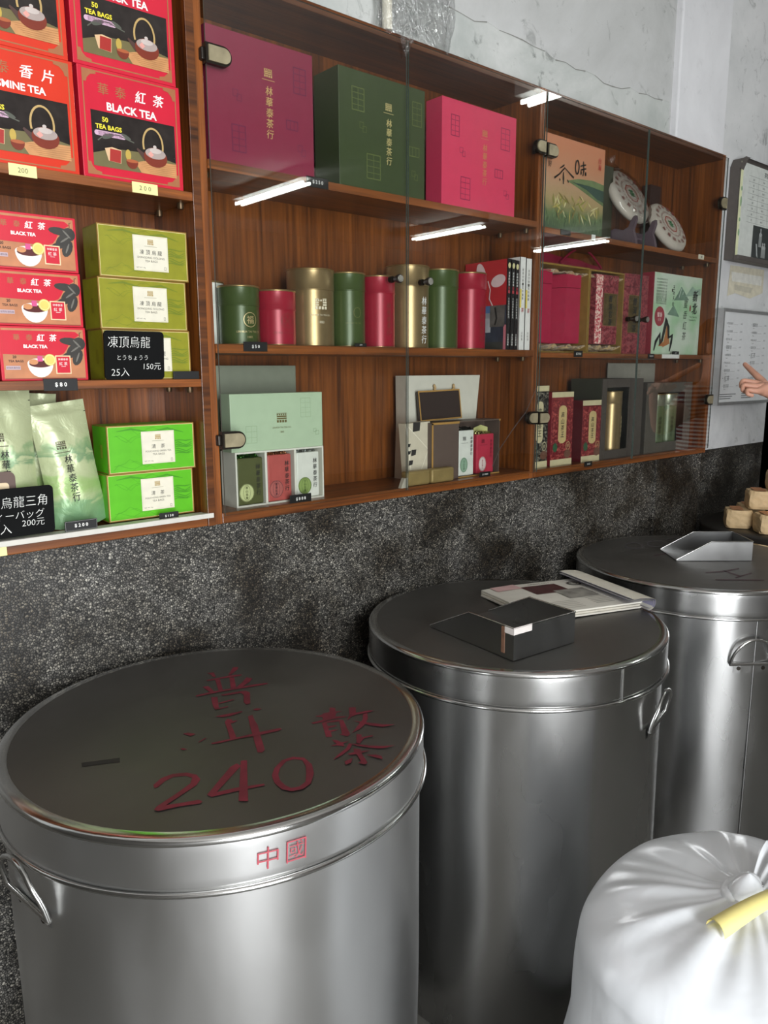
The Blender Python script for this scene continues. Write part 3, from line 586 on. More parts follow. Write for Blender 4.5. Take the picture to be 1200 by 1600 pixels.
def pouch(label, x, y, z, w, h, tilt, lean, text=True):
    t = thing('foil_pouch', label, 'pouch', (x, y, z), 0, 'pale green foil tea pouches'); T = .02
    R = Matrix.Rotation(tilt, 4, 'Y') @ Matrix.Rotation(lean, 4, 'X')
    def surf(u, v, s):
        pr = min(1, (1-v)*2.6)**.7*(.55+.45*min(1, v*6)) if v < .93 else .02
        th = T*max(0, 1-abs(u)**2.6)*pr+.0012
        ww = w/2*(1-.05*math.sin(v*PI)); zz = v*h-.008*(1-u*u)*(1-v)**6
        dent = .0022*math.sin(u*7+v*9)*math.sin(v*13+1)*(1-abs(u))
        return R @ Vector((u*ww, s*(th+dent), zz))
    b = MB(); nu, nv = 25, 37
    for s in (-1, 1):
        vs = [surf(-1+2*i/(nu-1), j/(nv-1), s) for j in range(nv) for i in range(nu)]
        b.add(vs, [((j*nu+i, j*nu+i+1, (j+1)*nu+i+1, (j+1)*nu+i) if s < 0 else (j*nu+i, (j+1)*nu+i, (j+1)*nu+i+1, j*nu+i+1)) for j in range(nv-1) for i in range(nu-1)], POUCHM, True)
    b.build('pouch_body', t)
    b = MB(); f = Face(b, (0, 0, 0), fn=lambda px, py, d: surf(px/(w/2), py/h, -1)+R.to_3x3() @ Vector((0, -.0008-d, 0)))
    if text:
        f.building(.0-.012, h*.66, .019, P('#3f3a22', .4, .3), 2); f.rect(-.028, h*.6, .004, h*.6+.0013, P('#3f3a22', .4, .3), 2); f.vtext('林華泰茶行', -.004, h*.575, .0165, INK, 2, 1.12)
    f.rect(w/2-.004, h*.9, w/2-.0004, h*.905, INK, 2); f.line([(-w/2*.95, h*.8), (0, h*.797), (w/2*.95, h*.8)], .0009, P('#aab894', .4), 1)
    b.build('pouch_print', t); return t
pouch('pale green foil tea pouch with black brushed characters, leaning beside the green cartons', .531, 1.559, S_LEFT_B+.004, .112, .243, -.115, -.07)
pouch('pale green foil tea pouch behind the chalkboard sign at the left edge', .398, 1.548, S_LEFT_B+.002, .112, .277, .0, -.05)
pouch('grey-green foil pouch mostly hidden behind the two front pouches', .455, 1.62, S_LEFT_B+.002, .1, .262, .05, .04, False)

# ---------------------------------------------------------------- signs, tags and stickers
CHALK = P('#dcdcd8', .7); SLATE = P('#0c0d0d', .8, 0, .12, 0, .15)
def rounded(w, h, r, n=6):
    pts = []
    for cx, cz, a0 in ((w-r, r, -PI/2), (w-r, h-r, 0), (r, h-r, PI/2), (r, r, PI)):
        for k in range(n+1): a = a0+PI/2*k/n; pts.append((cx+r*math.cos(a), cz+r*math.sin(a)))
    return pts
def chalkboard(label, x, y, z, w, h, lines, rz=0):
    t = thing('chalkboard_sign', label, 'sign', (x, y, z), rz, 'small chalkboard price signs')
    L = Matrix.Rotation(.08, 4, 'X'); b = MB(); b.prism(rounded(w, h, .008), 0, .003, SLATE); b.v = [tuple(L @ Vector(v)) for v in b.v]; b.box(w*.3, w*.7, .004, .03, 0, .003, SLATE); b.build('board', t)
    b = MB(); f = Face(b, L @ Vector((0, -.0001, 0)), (1, 0, 0), L.to_3x3() @ Vector((0, 0, 1)), L.to_3x3() @ Vector((0, -1, 0)))
    for s, cx, cy, hh, ww in lines: f.text(s, cx, cy, hh, CHALK, 2, w=ww, bold=-.012, shear=.06)
    b.build('chalk_writing', t)
chalkboard('black chalkboard sign with white handwriting priced 150 in front of the olive cartons', .5785, 1.5005, S_LEFT_M, .122, .094, (('凍頂烏龍', .05, .073, .022, .086), ('とうちょうう', .056, .043, None, .062), ('25入', .03, .015, None, .036), ('150元', .096, .026, None, .036)))
chalkboard('black chalkboard sign with white handwriting priced 200, lower left in front of the pouches', .306, 1.508, S_LEFT_B+.003, .158, .092, (('高山烏龍三角', .085, .066, .021, .122), ('ティーバッグ', .088, .041, None, .104), ('30入', .06, .017, None, .04), ('200元', .119, .024, None, .04)))
t = thing('paper_card', 'brown rounded card with cream centre standing behind the lower chalkboard sign', 'card', (.318, 1.519, S_LEFT_B+.002))
b = MB(); b.prism(rounded(.086, .122, .012), 0, .002, P('#5d4a42', .6)); b.build('card_body', t); b = MB(); b.prism([(x+.012, z+.012) for x, z in rounded(.062, .09, .006)], -.0008, 0, P('#d8c3a0', .6)); b.build('card_centre', t)
def price_tag(text, label, x, y, z, w, h, mat=BLACK, ink=WHITE, th=.0022, rz=0, frame=False, bold=.02, name='price_tag', group='small black price tags'):
    b = MB(); b.box(0, w, 0, th, 0, h, mat, .0004)
    if text: Face(b, (0, 0, 0)).text(text, w/2, h/2, h*.4, ink, 2, bold=bold)
    if frame: Face(b, (0, 0, 0)).frame(.0008, .0008, w-.0008, h-.0008, .0005, P('#8d8d8a', .5), 1)
    o = b.build(name, loc=(x, y, z)); o.rotation_euler = (0, 0, rz); return tag(o, label, 'price tag', group)
price_tag('$ 8 0', 'black price tag reading $80 on the shelf edge under the small red cartons', .462, 1.4975, 1.464, .062, .0225)
price_tag('', 'blank black tag standing on the shelf right of the olive cartons', .7205, 1.5, S_LEFT_M, .058, .016)
price_tag('$ 2 0 0', 'black price tag reading $200 on the track below the foil pouch', .4815, 1.5045, S_LEFT_B, .0625, .0195, frame=True)
price_tag('$ 1 3 0', 'black price tag reading $130 half sunk behind the track at the green cartons', .677, 1.51, S_LEFT_B-.003, .043, .014)
STK = P('#e3dc9a', .6); PEN = P('#3a362f', .6)
price_tag('200', 'pale yellow sticker reading 200 under the jasmine carton', .434, 1.4985, 1.836, .047, .02, STK, PEN, .0008, bold=-.01, name='price_sticker', group='yellow price stickers')
price_tag('2 0 0', 'pale yellow sticker reading 200 under the lower black tea carton', .6555, 1.4985, 1.8375, .052, .02, STK, PEN, .0008, bold=-.01, name='price_sticker', group='yellow price stickers')
price_tag('50', 'pale yellow sticker at the lower left corner of the cabinet edge', .325, 1.4985, 1.167, .048, .022, STK, PEN, .0008, bold=-.015, name='price_sticker', group='yellow price stickers')
price_tag('$ 2 5 0', 'black price tag reading $250 on the shelf edge between the maroon and dark green boxes', 1.063, 1.496, 1.906, .06, .022)
price_tag('$ 5 0', 'black price tag reading $50 under the short dark green canister', .886, 1.496, 1.541, .06, .0205)
price_tag('$ 5 0', 'tiny black price tag leaning at the foot of the crimson canister in the row middle', 1.2, 1.501, S_MID_M, .036, .008)
price_tag('$ 8 8 8', 'black price tag reading $888 in front of the open box of three packs', 1.0, 1.503, S_MID_B-.002, .061, .021)
price_tag('$ 1 4 8 0', 'black price tag reading $1480 in front of the brown gift box', 1.664, 1.506, S_MID_B, .046, .014)
price_tag('', 'blank black tag on the upper right shelf edge below the painted tea box', 1.995, 1.4965, 1.899, .05, .016)
price_tag('', 'short white tag on the upper right shelf edge', 2.155, 1.4965, 1.899, .02, .017, WHITE)
price_tag('80', 'cream tag on the upper right shelf edge below the second tea cake', 2.835, 1.4965, 1.9, .04, .017, CREAM, PEN)
price_tag('$ 2 5 0', 'black price tag below the crimson hexagonal canisters', 2.087, 1.4965, 1.537, .045, .02)
price_tag('$ 5 5 0', 'black price tag below the left side of the mountain gift box', 2.525, 1.4965, 1.535, .04, .0165)
price_tag('', 'white paper strip along the shelf edge below the mountain gift box', 2.62, 1.4965, 1.536, .12, .0145, WHITE)
price_tag('$ 9 9', 'black price tag standing at the foot of the mountain gift box', 2.7, 1.502, S_R_M, .046, .012)
price_tag('$ 6 0', 'small black price tag at the bottom edge below the two red patterned boxes', 2.17, 1.4965, 1.178, .042, .017)

# ---------------------------------------------------------------- middle cabinet, top shelf: three large gift boxes
def gift_print(dark, gold, wins):
    dk = P(dark, .45); gd = P(gold, .4, .3)
    def draw(f, w, h):
        for x, y, ww, hh, c, r in wins: f.window(x*w, y*h, ww*w, hh*h, c, r, dk, 1)
        for x, y in ((.26, .52), (.87, .2)):
            f.frame(x*w-.01, y*h, x*w+.003, y*h+.014, .0012, dk, 1); f.frame(x*w-.001, y*h-.008, x*w+.011, y*h+.006, .0012, dk, 2)
        f.building(.555*w, .76*h, .02, gd, 2); f.rect(.555*w-.016, .705*h, .555*w+.016, .705*h+.0012, gd, 2); f.vtext('林華泰茶行', .56*w, .66*h, .0185, gd, 2, 1.16, .02, .1)
    return draw
WN = [(.8, .66, .13, .21, 2, 4), (.2, .1, .13, .21, 2, 4), (.72, .36, .12, .08, 3, 1)]
G = 'large gift boxes on the middle cabinet top shelf'
MAROON = P('#8a2a44', .45, 0, .03); FOREST = P('#3d4a2a', .45, 0, .04); ROSE = P('#dd3f62', .42, 0, .03)
carton('gift_box', 'large maroon gift box with gold vertical characters at left of the top shelf', 'gift box', .829, 1.5055, S_MID_U, .262, .07, .257, MAROON, gift_print('#6d2446', '#d9b878', WN), G)
carton('gift_box', 'large dark green gift box with gold vertical characters behind the glass door seam', 'gift box', 1.164, 1.507, S_MID_U, .273, .095, .258, FOREST, gift_print('#66713f', '#d9c88a', [(.14, .66, .14, .2, 2, 4), (.3, .1, .16, .22, 2, 4), (.84, .66, .12, .22, 2, 4), (.8, .38, .13, .09, 3, 1)]), G)
carton('gift_box', 'large bright pink gift box with a window pattern at right of the top shelf', 'gift box', 1.498, 1.507, S_MID_U, .292, .06, .262, ROSE, gift_print('#9a2a50', '#d99a62', [(.11, .66, .11, .2, 2, 4), (.78, .65, .13, .22, 2, 4), (.24, .08, .13, .22, 2, 4), (.7, .36, .12, .09, 3, 1)]), G)

# ---------------------------------------------------------------- tea canisters
def can_mats(c): return P(c, .3, .55, .05), P(c, .34, .55, .05)
CANC = {'gold': '#a08a62', 'green': '#435429', 'crimson': '#a01c32', 'white': '#dfe3da'}
def canister(label, color, x, y, z, r, h, lid_h, draw=None, group='metal tea canisters on the middle shelf', a_mid=-1.95, name='tea_canister'):
    m1 = P(CANC[color], .32, {'gold': .7}.get(color, .15), .04); rim = P('#b59a6a', .3, .8)
    t = thing(name, label, 'canister', (x, y, z), 0, group)
    b = MB(); b.lathe([(r-.002, 0), (r-.0008, .0015), (r-.0008, .003)], rim, 48, closed=False); b.lathe([(r-.0008, .003), (r-.0008, h-lid_h+.002)], m1, 48); b.build('can_body', t)
    b = MB(); b.lathe([(r-.0006, h-lid_h), (r+.0006, h-lid_h+.0005), (r+.0006, h-lid_h+.0025), (r, h-lid_h+.003), (r, h-.0045)], m1, 48, closed=False)
    b.lathe([(r, h-.0045), (r+.0012, h-.004), (r+.0012, h-.0012), (r-.0012, h), (r-.004, h-.0015)], rim, 48, closed=False); b.lathe([(r-.004, h-.0015), (.001, h-.0012)], m1, 48, closed=False); b.build('can_lid', t)
    if draw: b = MB(); draw(cylface(b, r+.0002, a_mid=a_mid), r, h); b.build('can_print', t)
    return t
CG = P('#cdb887', .35, .4); CR = P('#8c3a34', .4); CW = P('#e6dcc0', .4)
def pr_seal(ch, gm):
    def d(f, r, h):
        f.ring(.018, h*.42, .0155, .0155, .0016, gm, 2); f.text(ch, .018, h*.42, .017, gm, 2, bold=.01); f.text('LIN HUA TAI TEA CO.', .016, h*.22, None, gm, 2, w=.06); f.text('1883', .016, h*.13, None, gm, 2, w=.012)
    return d
def pr_flower(f, r, h):
    for k in range(4): f.ring(.02+.007*math.cos(k*PI/2), h*.44+.007*math.sin(k*PI/2), .007, .007, .001, CR, 2, n=12)
    f.ring(.02, h*.44, .0165, .0165, .001, CR, 2); f.text('LIN HUA TAI TEA CO.', .014, h*.23, None, CR, 2, w=.058)
def pr_house(f, r, h): f.building(.012, h*.54, .03, CW, 2); f.text('LINHUA TAI TEA CO.', .012, h*.4, None, CW, 2, w=.052); f.text('1883', .012, h*.31, None, CW, 2, w=.014)
def pr_faint(gm):
    def d(f, r, h): f.ring(.014, h*.46, .01, .012, .001, gm, 2); f.text('LIN HUA TAI TEA', .004, h*.32, None, gm, 2, w=.04)
    return d
def pr_vert(gm, off, top, size):
    def d(f, r, h): f.vtext('林華泰茶行', off, h*top, size, gm, 2, 1.18, .02)
    return d
canister('short white canister peeking from behind the dark green one at left', 'white', .872, 1.643, S_MID_M, .046, .142, .05)
canister('short dark green canister with a gold round seal, above the $50 tag', 'green', .9185, 1.566, S_MID_M, .046, .129, .045, pr_seal('福', CG))
canister('short crimson canister with a flower mark between dark green and tall gold canisters', 'crimson', 1.015, 1.566, S_MID_M, .0475, .125, .046, pr_flower)
canister('tall gold canister with a white house emblem left of the glass door seam', 'gold', 1.1215, 1.574, S_MID_M, .057, .18, .05, pr_house)
canister('tall slim green canister between the gold house-emblem canister and a crimson one', 'green', 1.2295, 1.57, S_MID_M, .0465, .18, .045, pr_faint(P('#8a8a55', .4)))
canister('tall slim crimson canister just left of the knobs on the glass doors', 'crimson', 1.329, 1.568, S_MID_M, .0455, .179, .045, pr_vert(CR, .016, .62, .014))
canister('tallest gold canister with white vertical characters behind the door seam', 'gold', 1.444, 1.58, S_MID_M, .0585, .214, .055, pr_vert(WHITE, .03, .62, .021))
canister('tall green canister with a plain side to the right of the door seam', 'green', 1.5605, 1.576, S_MID_M, .0535, .213, .048)
canister('tall crimson canister standing beside the upright books', 'crimson', 1.671, 1.57, S_MID_M, .0515, .212, .048, pr_vert(CR, .022, .56, .017))

# ---------------------------------------------------------------- books
def book(label, x, y, z, th, h, d, cover, spine, tilt=0):
    t = thing('book', label, 'book', (x, y, z), 0, 'upright books on the middle shelf'); b = MB()
    b.box(.001, th-.001, .002, d-.003, .002, h-.002, P('#e8e2d2', .8)); b.build('pages', t)
    b = MB(); b.box(0, .0012, 0, d, 0, h, cover[0]); b.box(th-.0012, th, 0, d, 0, h, cover[0]); b.box(0, th, 0, .0015, 0, h, cover[1]); b.build('cover', t)
    b = MB(); spine(Face(b, (0, 0, 0)), th, h)
    if len(cover) > 2: cover[2](Face(b, (0, d, 0), (0, -1, 0), (0, 0, 1), (-1, 0, 0)), d, h)
    b.build('cover_print', t); t.rotation_euler = (0, tilt, 0); return t
BRED = P('#c8363c', .35, 0, .04); PINKL = P('#efd4d4', .5); SPB = P('#232021', .4)
def red_cover(f, w, h):
    f.rect(0, 0, w, h*.5, P('#3f4450', .4, 0, .3), 1); f.rect(w-.01, 0, w, h*.28, P('#d8808c', .5), 2)
    f.rect(w*.28, h*.34, w*.62, h*.5, P('#5d7fae', .4), 2); f.rect(0, h*.3, w*.62, h*.42, P('#a9abae', .4, 0, .2), 2); f.rect(w*.05, h*.2, w*.64, h*.36, P('#c4c6c8', .4, 0, .15), 3); f.rect(w*.62, h*.26, w-.006, h*.5, P('#6a6660', .4, 0, .35), 3); f.line([(w*.74, h*.48), (w*.78, h*.36), (w*.74, h*.28)], .006, P('#2a2826', .5), 4)
    f.rect(0, 0, w-.01, h*.09, P('#4a4a44', .4), 3); f.rect(w*.3, h*.06, w*.52, h*.2, P('#d4cfc6', .4), 4); f.ell(w*.42, h*.1, .016, .022, P('#3a3430', .4), 5)
    for cx, cy, rx, ry, r in ((.4*w, .86*h, .017, .034, .35), (.28*w, .72*h, .034, .017, .05), (.8*w, .77*h, .028, .017, .25)): f.ell(cx, cy, rx, ry, PINKL, 3, rot=r)
    f.line([(.56*w, .78*h), (.62*w, .68*h), (.6*w, .58*h), (.68*w, .5*h)], .004, PINKL, 4); f.line([(.36*w, .62*h), (.48*w, .615*h)], .003, PINKL, 4); f.line([(.36*w, .57*h), (.46*w, .58*h)], .003, PINKL, 4); f.line([(.16*w, .71*h), (.4*w, .73*h)], .0012, P('#b46a78', .5), 4)
    f.text('茶', .1*w, .86*h, .01, PINKL, 4); f.text('味', .1*w, .8*h, .01, PINKL, 4)
def sp_black(f, w, h):
    f.ell(w/2, h*.93, .0055, .008, P('#d8cf9a', .5), 2); f.vtext('茶鄉的故事', w/2, h*.86, .0065, WHITE, 2, 1.25, .02, 0); f.vtext('第一', w/2, h*.7, .0085, P('#b3434a', .5), 2, 1.2, .02, 0); f.vtext('北台灣的茶香歲月', w/2, h*.58, .006, WHITE, 2, 1.25, 0, 0); f.vtext('文化部出版', w/2, h*.18, .006, WHITE, 2, 1.15, .02, 0)
def sp_white(f, w, h):
    f.rect(0, h*.46, w*.3, h*.66, P('#e6cf6a', .5), 2); f.vtext('老茶行的一百年風華', w*.5, h*.88, .0075, P('#55524e', .6), 2, 1.35, 0, 0); f.vtext('茶', w*.55, h*.46, .013, P('#b0383a', .5), 2); f.vtext('文化局', w*.55, h*.2, .007, P('#55524e', .6), 2, 1.3, 0, 0)
book('thin book with black spine and red leaf cover facing the crimson canister', 1.772, 1.512, S_MID_M, .0175, .256, .165, (BRED, SPB, red_cover), sp_black)
book('thin book with black spine, middle of the three black ones', 1.7905, 1.512, S_MID_M, .0175, .2555, .165, (BRED, SPB), sp_black)
book('thin book with black spine, rightmost of the three black ones', 1.809, 1.513, S_MID_M, .0175, .2545, .165, (BRED, SPB), sp_black)
book('white-spined book beside the black-spined books', 1.8295, 1.512, S_MID_M, .0255, .266, .165, (WHITE, WHITE), sp_white)
book('white-spined book at the right end of the row against the cabinet side', 1.8565, 1.512, S_MID_M, .026, .264, .165, (WHITE, WHITE), sp_white)

# ---------------------------------------------------------------- middle cabinet, bottom shelf
MINT = P('#b3c8a8', .45, 0, .03); MINTD = P('#9fb694', .5)
def mint_print(f, w, h):
    f.window(w*.745, h*.55, .03, .046, 2, 4, MINTD, 1, .0014); f.window(w*.15, h*.14, .03, .04, 2, 3, MINTD, 1, .0014); f.frame(w*.89, h*.27, w*.89+.009, h*.27+.009, .001, P('#8aa07f', .5), 1); f.frame(w*.89+.006, h*.22, w*.89+.016, h*.22+.01, .001, P('#8aa07f', .5), 2)
    f.building(w*.535, h*.56, .027, P('#6a5d35', .4), 2); f.text('LINHUA TAI TEA CO.', w*.535, h*.39, None, P('#6a5d35', .4), 2, w=.052); f.text('1883', w*.535, h*.31, None, P('#6a5d35', .4), 2, w=.011)
# open box of three packs with its lid standing on top
OX, OY, OZ = .873, 1.53, S_MID_B; OW, OD, OH = .246, .066, .127
t = thing('gift_box', 'open white gift box holding three small tea packs with a mint lid standing on it', 'gift box', (OX, OY, OZ)); CARD = P('#dddccf', .5)
b = MB(); b.box(0, OW, OD-.003, OD, 0, OH, CARD); b.box(0, .004, 0, OD-.003, 0, OH, CARD); b.box(OW-.004, OW, 0, OD-.003, 0, OH, CARD); b.box(.004, OW-.004, 0, OD-.003, 0, .004, CARD)
b.box(.004, OW-.004, 0, OD-.003, OH-.004, OH, CARD); b.build('tray', t)
for k in (1, 2): b = MB(); x = OW*k/3; b.box(x-.003, x+.003, .002, OD-.004, .004, OH-.004, CARD); b.build('divider', t)
carton('box_lid', 'mint green gift box lid with a small house emblem, standing on the open white box', 'box lid', .866, 1.5325, OZ+OH, .254, .042, .131, MINT, mint_print)
def pack(label, x, y, z, w, d, h, m, foilc, tcol, draw, group='small tea packs in the open white box'):
    t = thing('tea_pack', label, 'tea pack', (x, y, z), 0, group)
    b = MB(); b.box(0, w, 0, d, 0, h, m, .003); b.build('wrapper', t)
    F = foil(foilc); b = MB(); rg = random.Random(hash(label) % 99 if False else len(label)); nu, nv = 11, 6
    b.grid(nu, nv, lambda i, j: (w*(.02+.96*i/(nu-1)), d*(.05+.9*j/(nv-1)), h-.002+(0 if i in (0, nu-1) or j in (0, nv-1) else rg.uniform(.004, .012))), F, False)
    b.build('foil_top', t); b = MB(); draw(Face(b, (0, 0, 0)), w, h); b.build('label_print', t); return t
def pk_print(sealbg, sealink, txt, seal):
    def d(f, w, h):
        f.vtext('林華泰茶行', w*.8, h*.86, .0125, txt, 2, 1.2, .02); f.ell(w*.34, h*.26, .0195, .021, sealbg, 1); f.ring(w*.34, h*.26, .0185, .02, .001, sealink, 2); f.ring(w*.34, h*.26, .009, .018, .0007, sealink, 2); f.vtext(seal, w*.34, h*.26+.015, .0065, sealink, 3, 1.2, .02, 0)
    return d
PACKX = (OX+.0055, OX+OW/3+.0045, OX+2*OW/3+.0045); zz = OZ+.0045
pack('dark olive tea pack with green foil top, left in the open white box', PACKX[0], OY+.003, zz, .068, .05, .108, P('#4d5228', .55), '#4c9a35', INK, pk_print(P('#c4cc92', .5), P('#4d5228', .5), INK, '高山烏龍'))
pack('dusty red tea pack with gold foil top, middle of the open white box', PACKX[1], OY+.003, zz, .066, .05, .11, P('#b0504a', .55), '#d69a6a', INK, pk_print(P('#b0605a', .5), P('#3a1f2c', .5), INK, '蜜香紅茶'))
pack('white tea pack with silver foil top, right in the open white box', PACKX[2], OY+.003, zz, .066, .05, .11, P('#d9dbd0', .5), '#c4c8c6', INK, pk_print(P('#8ba25a', .5), P('#3c5420', .5), INK, '文山包種'))
carton('gift_box', 'plain grey-green box standing at the back left of the bottom shelf', 'gift box', .828, 1.625, S_MID_B, .28, .05, .3215, P('#7d8272', .5))
# white paper bag with twisted handles
PAPER = P('#d8d5c6', .7, 0, .04, bmp=.15); ROPE = P('#c9a878', .7)
t = thing('paper_bag', 'white paper carrier bag with twisted rope handles behind the gold-edged panel', 'bag', (1.468, 1.61, S_MID_B))
b = MB(); w, h = .3, .293
b.v = []; pts = [(0, .0), (w, .0), (w-.004, .055), (.004, .055)]
vs = [(x, y, 0) for x, y in pts]+[(x+.002, y+.002, h*.55) for x, y in [(0, 0), (w-.012, 0), (w-.014, .05), (.006, .05)]]+[(x, y+.002, h) for x, y in [(0, 0), (w+.005, 0), (w, .05), (.006, .05)]]
b.add(vs, [(0, 1, 5, 4), (4, 5, 9, 8), (1, 2, 6, 5), (5, 6, 10, 9), (2, 3, 7, 6), (6, 7, 11, 10), (3, 0, 4, 7), (7, 4, 8, 11), (0, 3, 2, 1)], PAPER); b.build('bag_body', t)
for x in (.105, .185):
    b = MB(); pts = []; 
    for k in range(22): a = k*1.25; pts.append((x+.006*(k/21)*(1 if x < .15 else -1)+.0016*math.cos(a), -.006+.0016*math.sin(a), h-.026-.04*k/21))
    b.tube(pts, .0034, ROPE, 7); b.build('rope_handle', t)
# brown gift box, its lid panel leaning above it and the two packs inside
BR = P('#5f5048', .5, 0, .05); GE = P('#c89a55', .4, .3)
bx, by, bw, bd, bh = 1.494, 1.535, .287, .062, .163
t = thing('gift_box', 'brown gift box with gold edges and open right half showing two tea packs', 'gift box', (bx, by, S_MID_B+.0005))
b = MB(); b.box(0, bw, bd-.003, bd, 0, bh, BR); b.box(0, .003, 0, bd-.003, 0, bh, BR); b.box(bw-.003, bw, 0, bd-.003, 0, bh, BR); b.box(.003, bw-.003, 0, bd-.003, 0, .003, BR); b.box(.003, bw-.003, 0, bd-.003, bh-.003, bh, BR); b.build('box_body', t)
b = MB(); b.box(0, .107, -.003, 0, 0, bh, BR, .0005); b.build('front_panel', t)
b = MB(); b.box(-.001, .108, -.0045, -.003, bh-.005, bh+.001, GE); b.box(-.001, .004, -.0045, -.003, 0, bh, GE); b.box(.1, bw, -.002, 0, -.0, .0035, GE); b.box(bw-.004, bw+.001, -.002, 0, bh-.005, bh, GE); b.build('gold_edging', t)
def pk2(sealbg, sealink, txt, seal):
    def d(f, w, h): f.building(w*.36, h*.82, .013, txt, 2); f.rect(w*.15, h*.72, w*.6, h*.72+.0008, txt, 2); f.vtext('林華泰茶行', w*.83, h*.86, .0095, txt, 2, 1.2, .02); f.ell(w*.34, h*.24, .016, .022, sealbg, 1); f.ring(w*.34, h*.24, .0145, .02, .0008, sealink, 2); f.vtext(seal, w*.34, h*.24+.013, .006, sealink, 3, 1.2, 0, 0)
    return d
pack('slim white tea pack with a dark foil top inside the brown gift box', bx+.117, by+.006, S_MID_B+.004, .063, .04, .132, P('#dde0d6', .4), '#4a4a44', INK, pk2(P('#8fae94', .5), P('#3c5f46', .5), P('#4a4a48', .5), '文山包種'), 'tea packs in the brown gift box')
p = pack('slim red tea pack with a clear twisted top inside the brown gift box', bx+.193, by+.006, S_MID_B+.004, .075, .04, .117, P('#b83348', .4), '#cfc98a', INK, pk2(P('#e0cfc9', .5), P('#a03a48', .5), P('#6d1c2c', .5), '東方美人'), 'tea packs in the brown gift box')
b = MB(); b.grid(9, 5, lambda i, j: (.006+.062*i/8, .02+.016*math.sin(PI*i/8)*(1-j/4)-.0, .117+.026*j/4-.008*abs(i-4)/4*j/4), P('#c9c98a', .3), True); b.build('clear_wrap', p)
t = thing('box_lid', 'dark brown panel with gold frame propped in front of the white paper bag', 'box lid', (1.5, 1.585, S_MID_B+bh+.002)); L = Matrix.Rotation(-.02, 4, 'Y') @ Matrix.Rotation(-.12, 4, 'X')
b = MB(); b.box(0, .168, 0, .008, 0, .086, P('#372b28', .35), .001); b.v = [tuple(L @ Vector(v)) for v in b.v]; b.build('panel', t)
b = MB(); Face(b, (0, 0, 0), fn=lambda x, y, d: L @ Vector((x, -d, y))).frame(0, 0, .168, .086, .0042, GE, 3); b.build('gold_frame', t)
# folded cream box piece and two gold-wrapped bars
t = thing('paper_box', 'cream folded paper box with black squares leaning behind the gold-wrapped bars', 'box', (1.405, 1.55, S_MID_B))
b = MB(); b.prism([(.02, 0), (.098, 0), (.098, .168), (.005, .165)], 0, .028, P('#d2c9b2', .6)); b.build('box_body', t)
b = MB(); f = Face(b, (0, 0, 0)); lw = P('#efe9d6', .6)
f.line([(.012, .16), (.092, .09), (.05, .004)], .0022, lw, 1); f.line([(.01, .155), (.03, .004)], .003, lw, 1)
for x, y, s in ((.032, .142, .026), (.026, .076, .017), (.012, .1, .01), (.013, .08, .01), (.017, .05, .014)): f.poly([(x, y), (x+s, y+.002), (x+s+.003, y+s), (x+.002, y+s)], P('#2c2a28', .6), 2)
b.build('printed_squares', t)
GB = P('#a08a58', .42, .35, .12, bmp=.5)
for x, w, lb in ((1.378, .088, 'gold-wrapped bar at the glass door seam, left of a pair'), (1.47, .09, 'gold-wrapped bar in front of the brown gift box, right of a pair')):
    b = MB(); b.box(0, w, 0, .026, 0, .04, GB, .006); o = b.build('wrapped_bar', loc=(x, 1.508, S_MID_B)); tag(o, lb, 'tea bar', 'gold-wrapped bars')
b = MB(); b.prism([(0, 0), (.022, 0), (.022, .026), (.012, .026)], 0, .012, P('#b9b4a4', .2)); o = b.build('door_wedge', loc=(1.35, 1.5, S_MID_B)); tag(o, 'small clear wedge on the cabinet floor at the foot of the door seam', 'wedge')

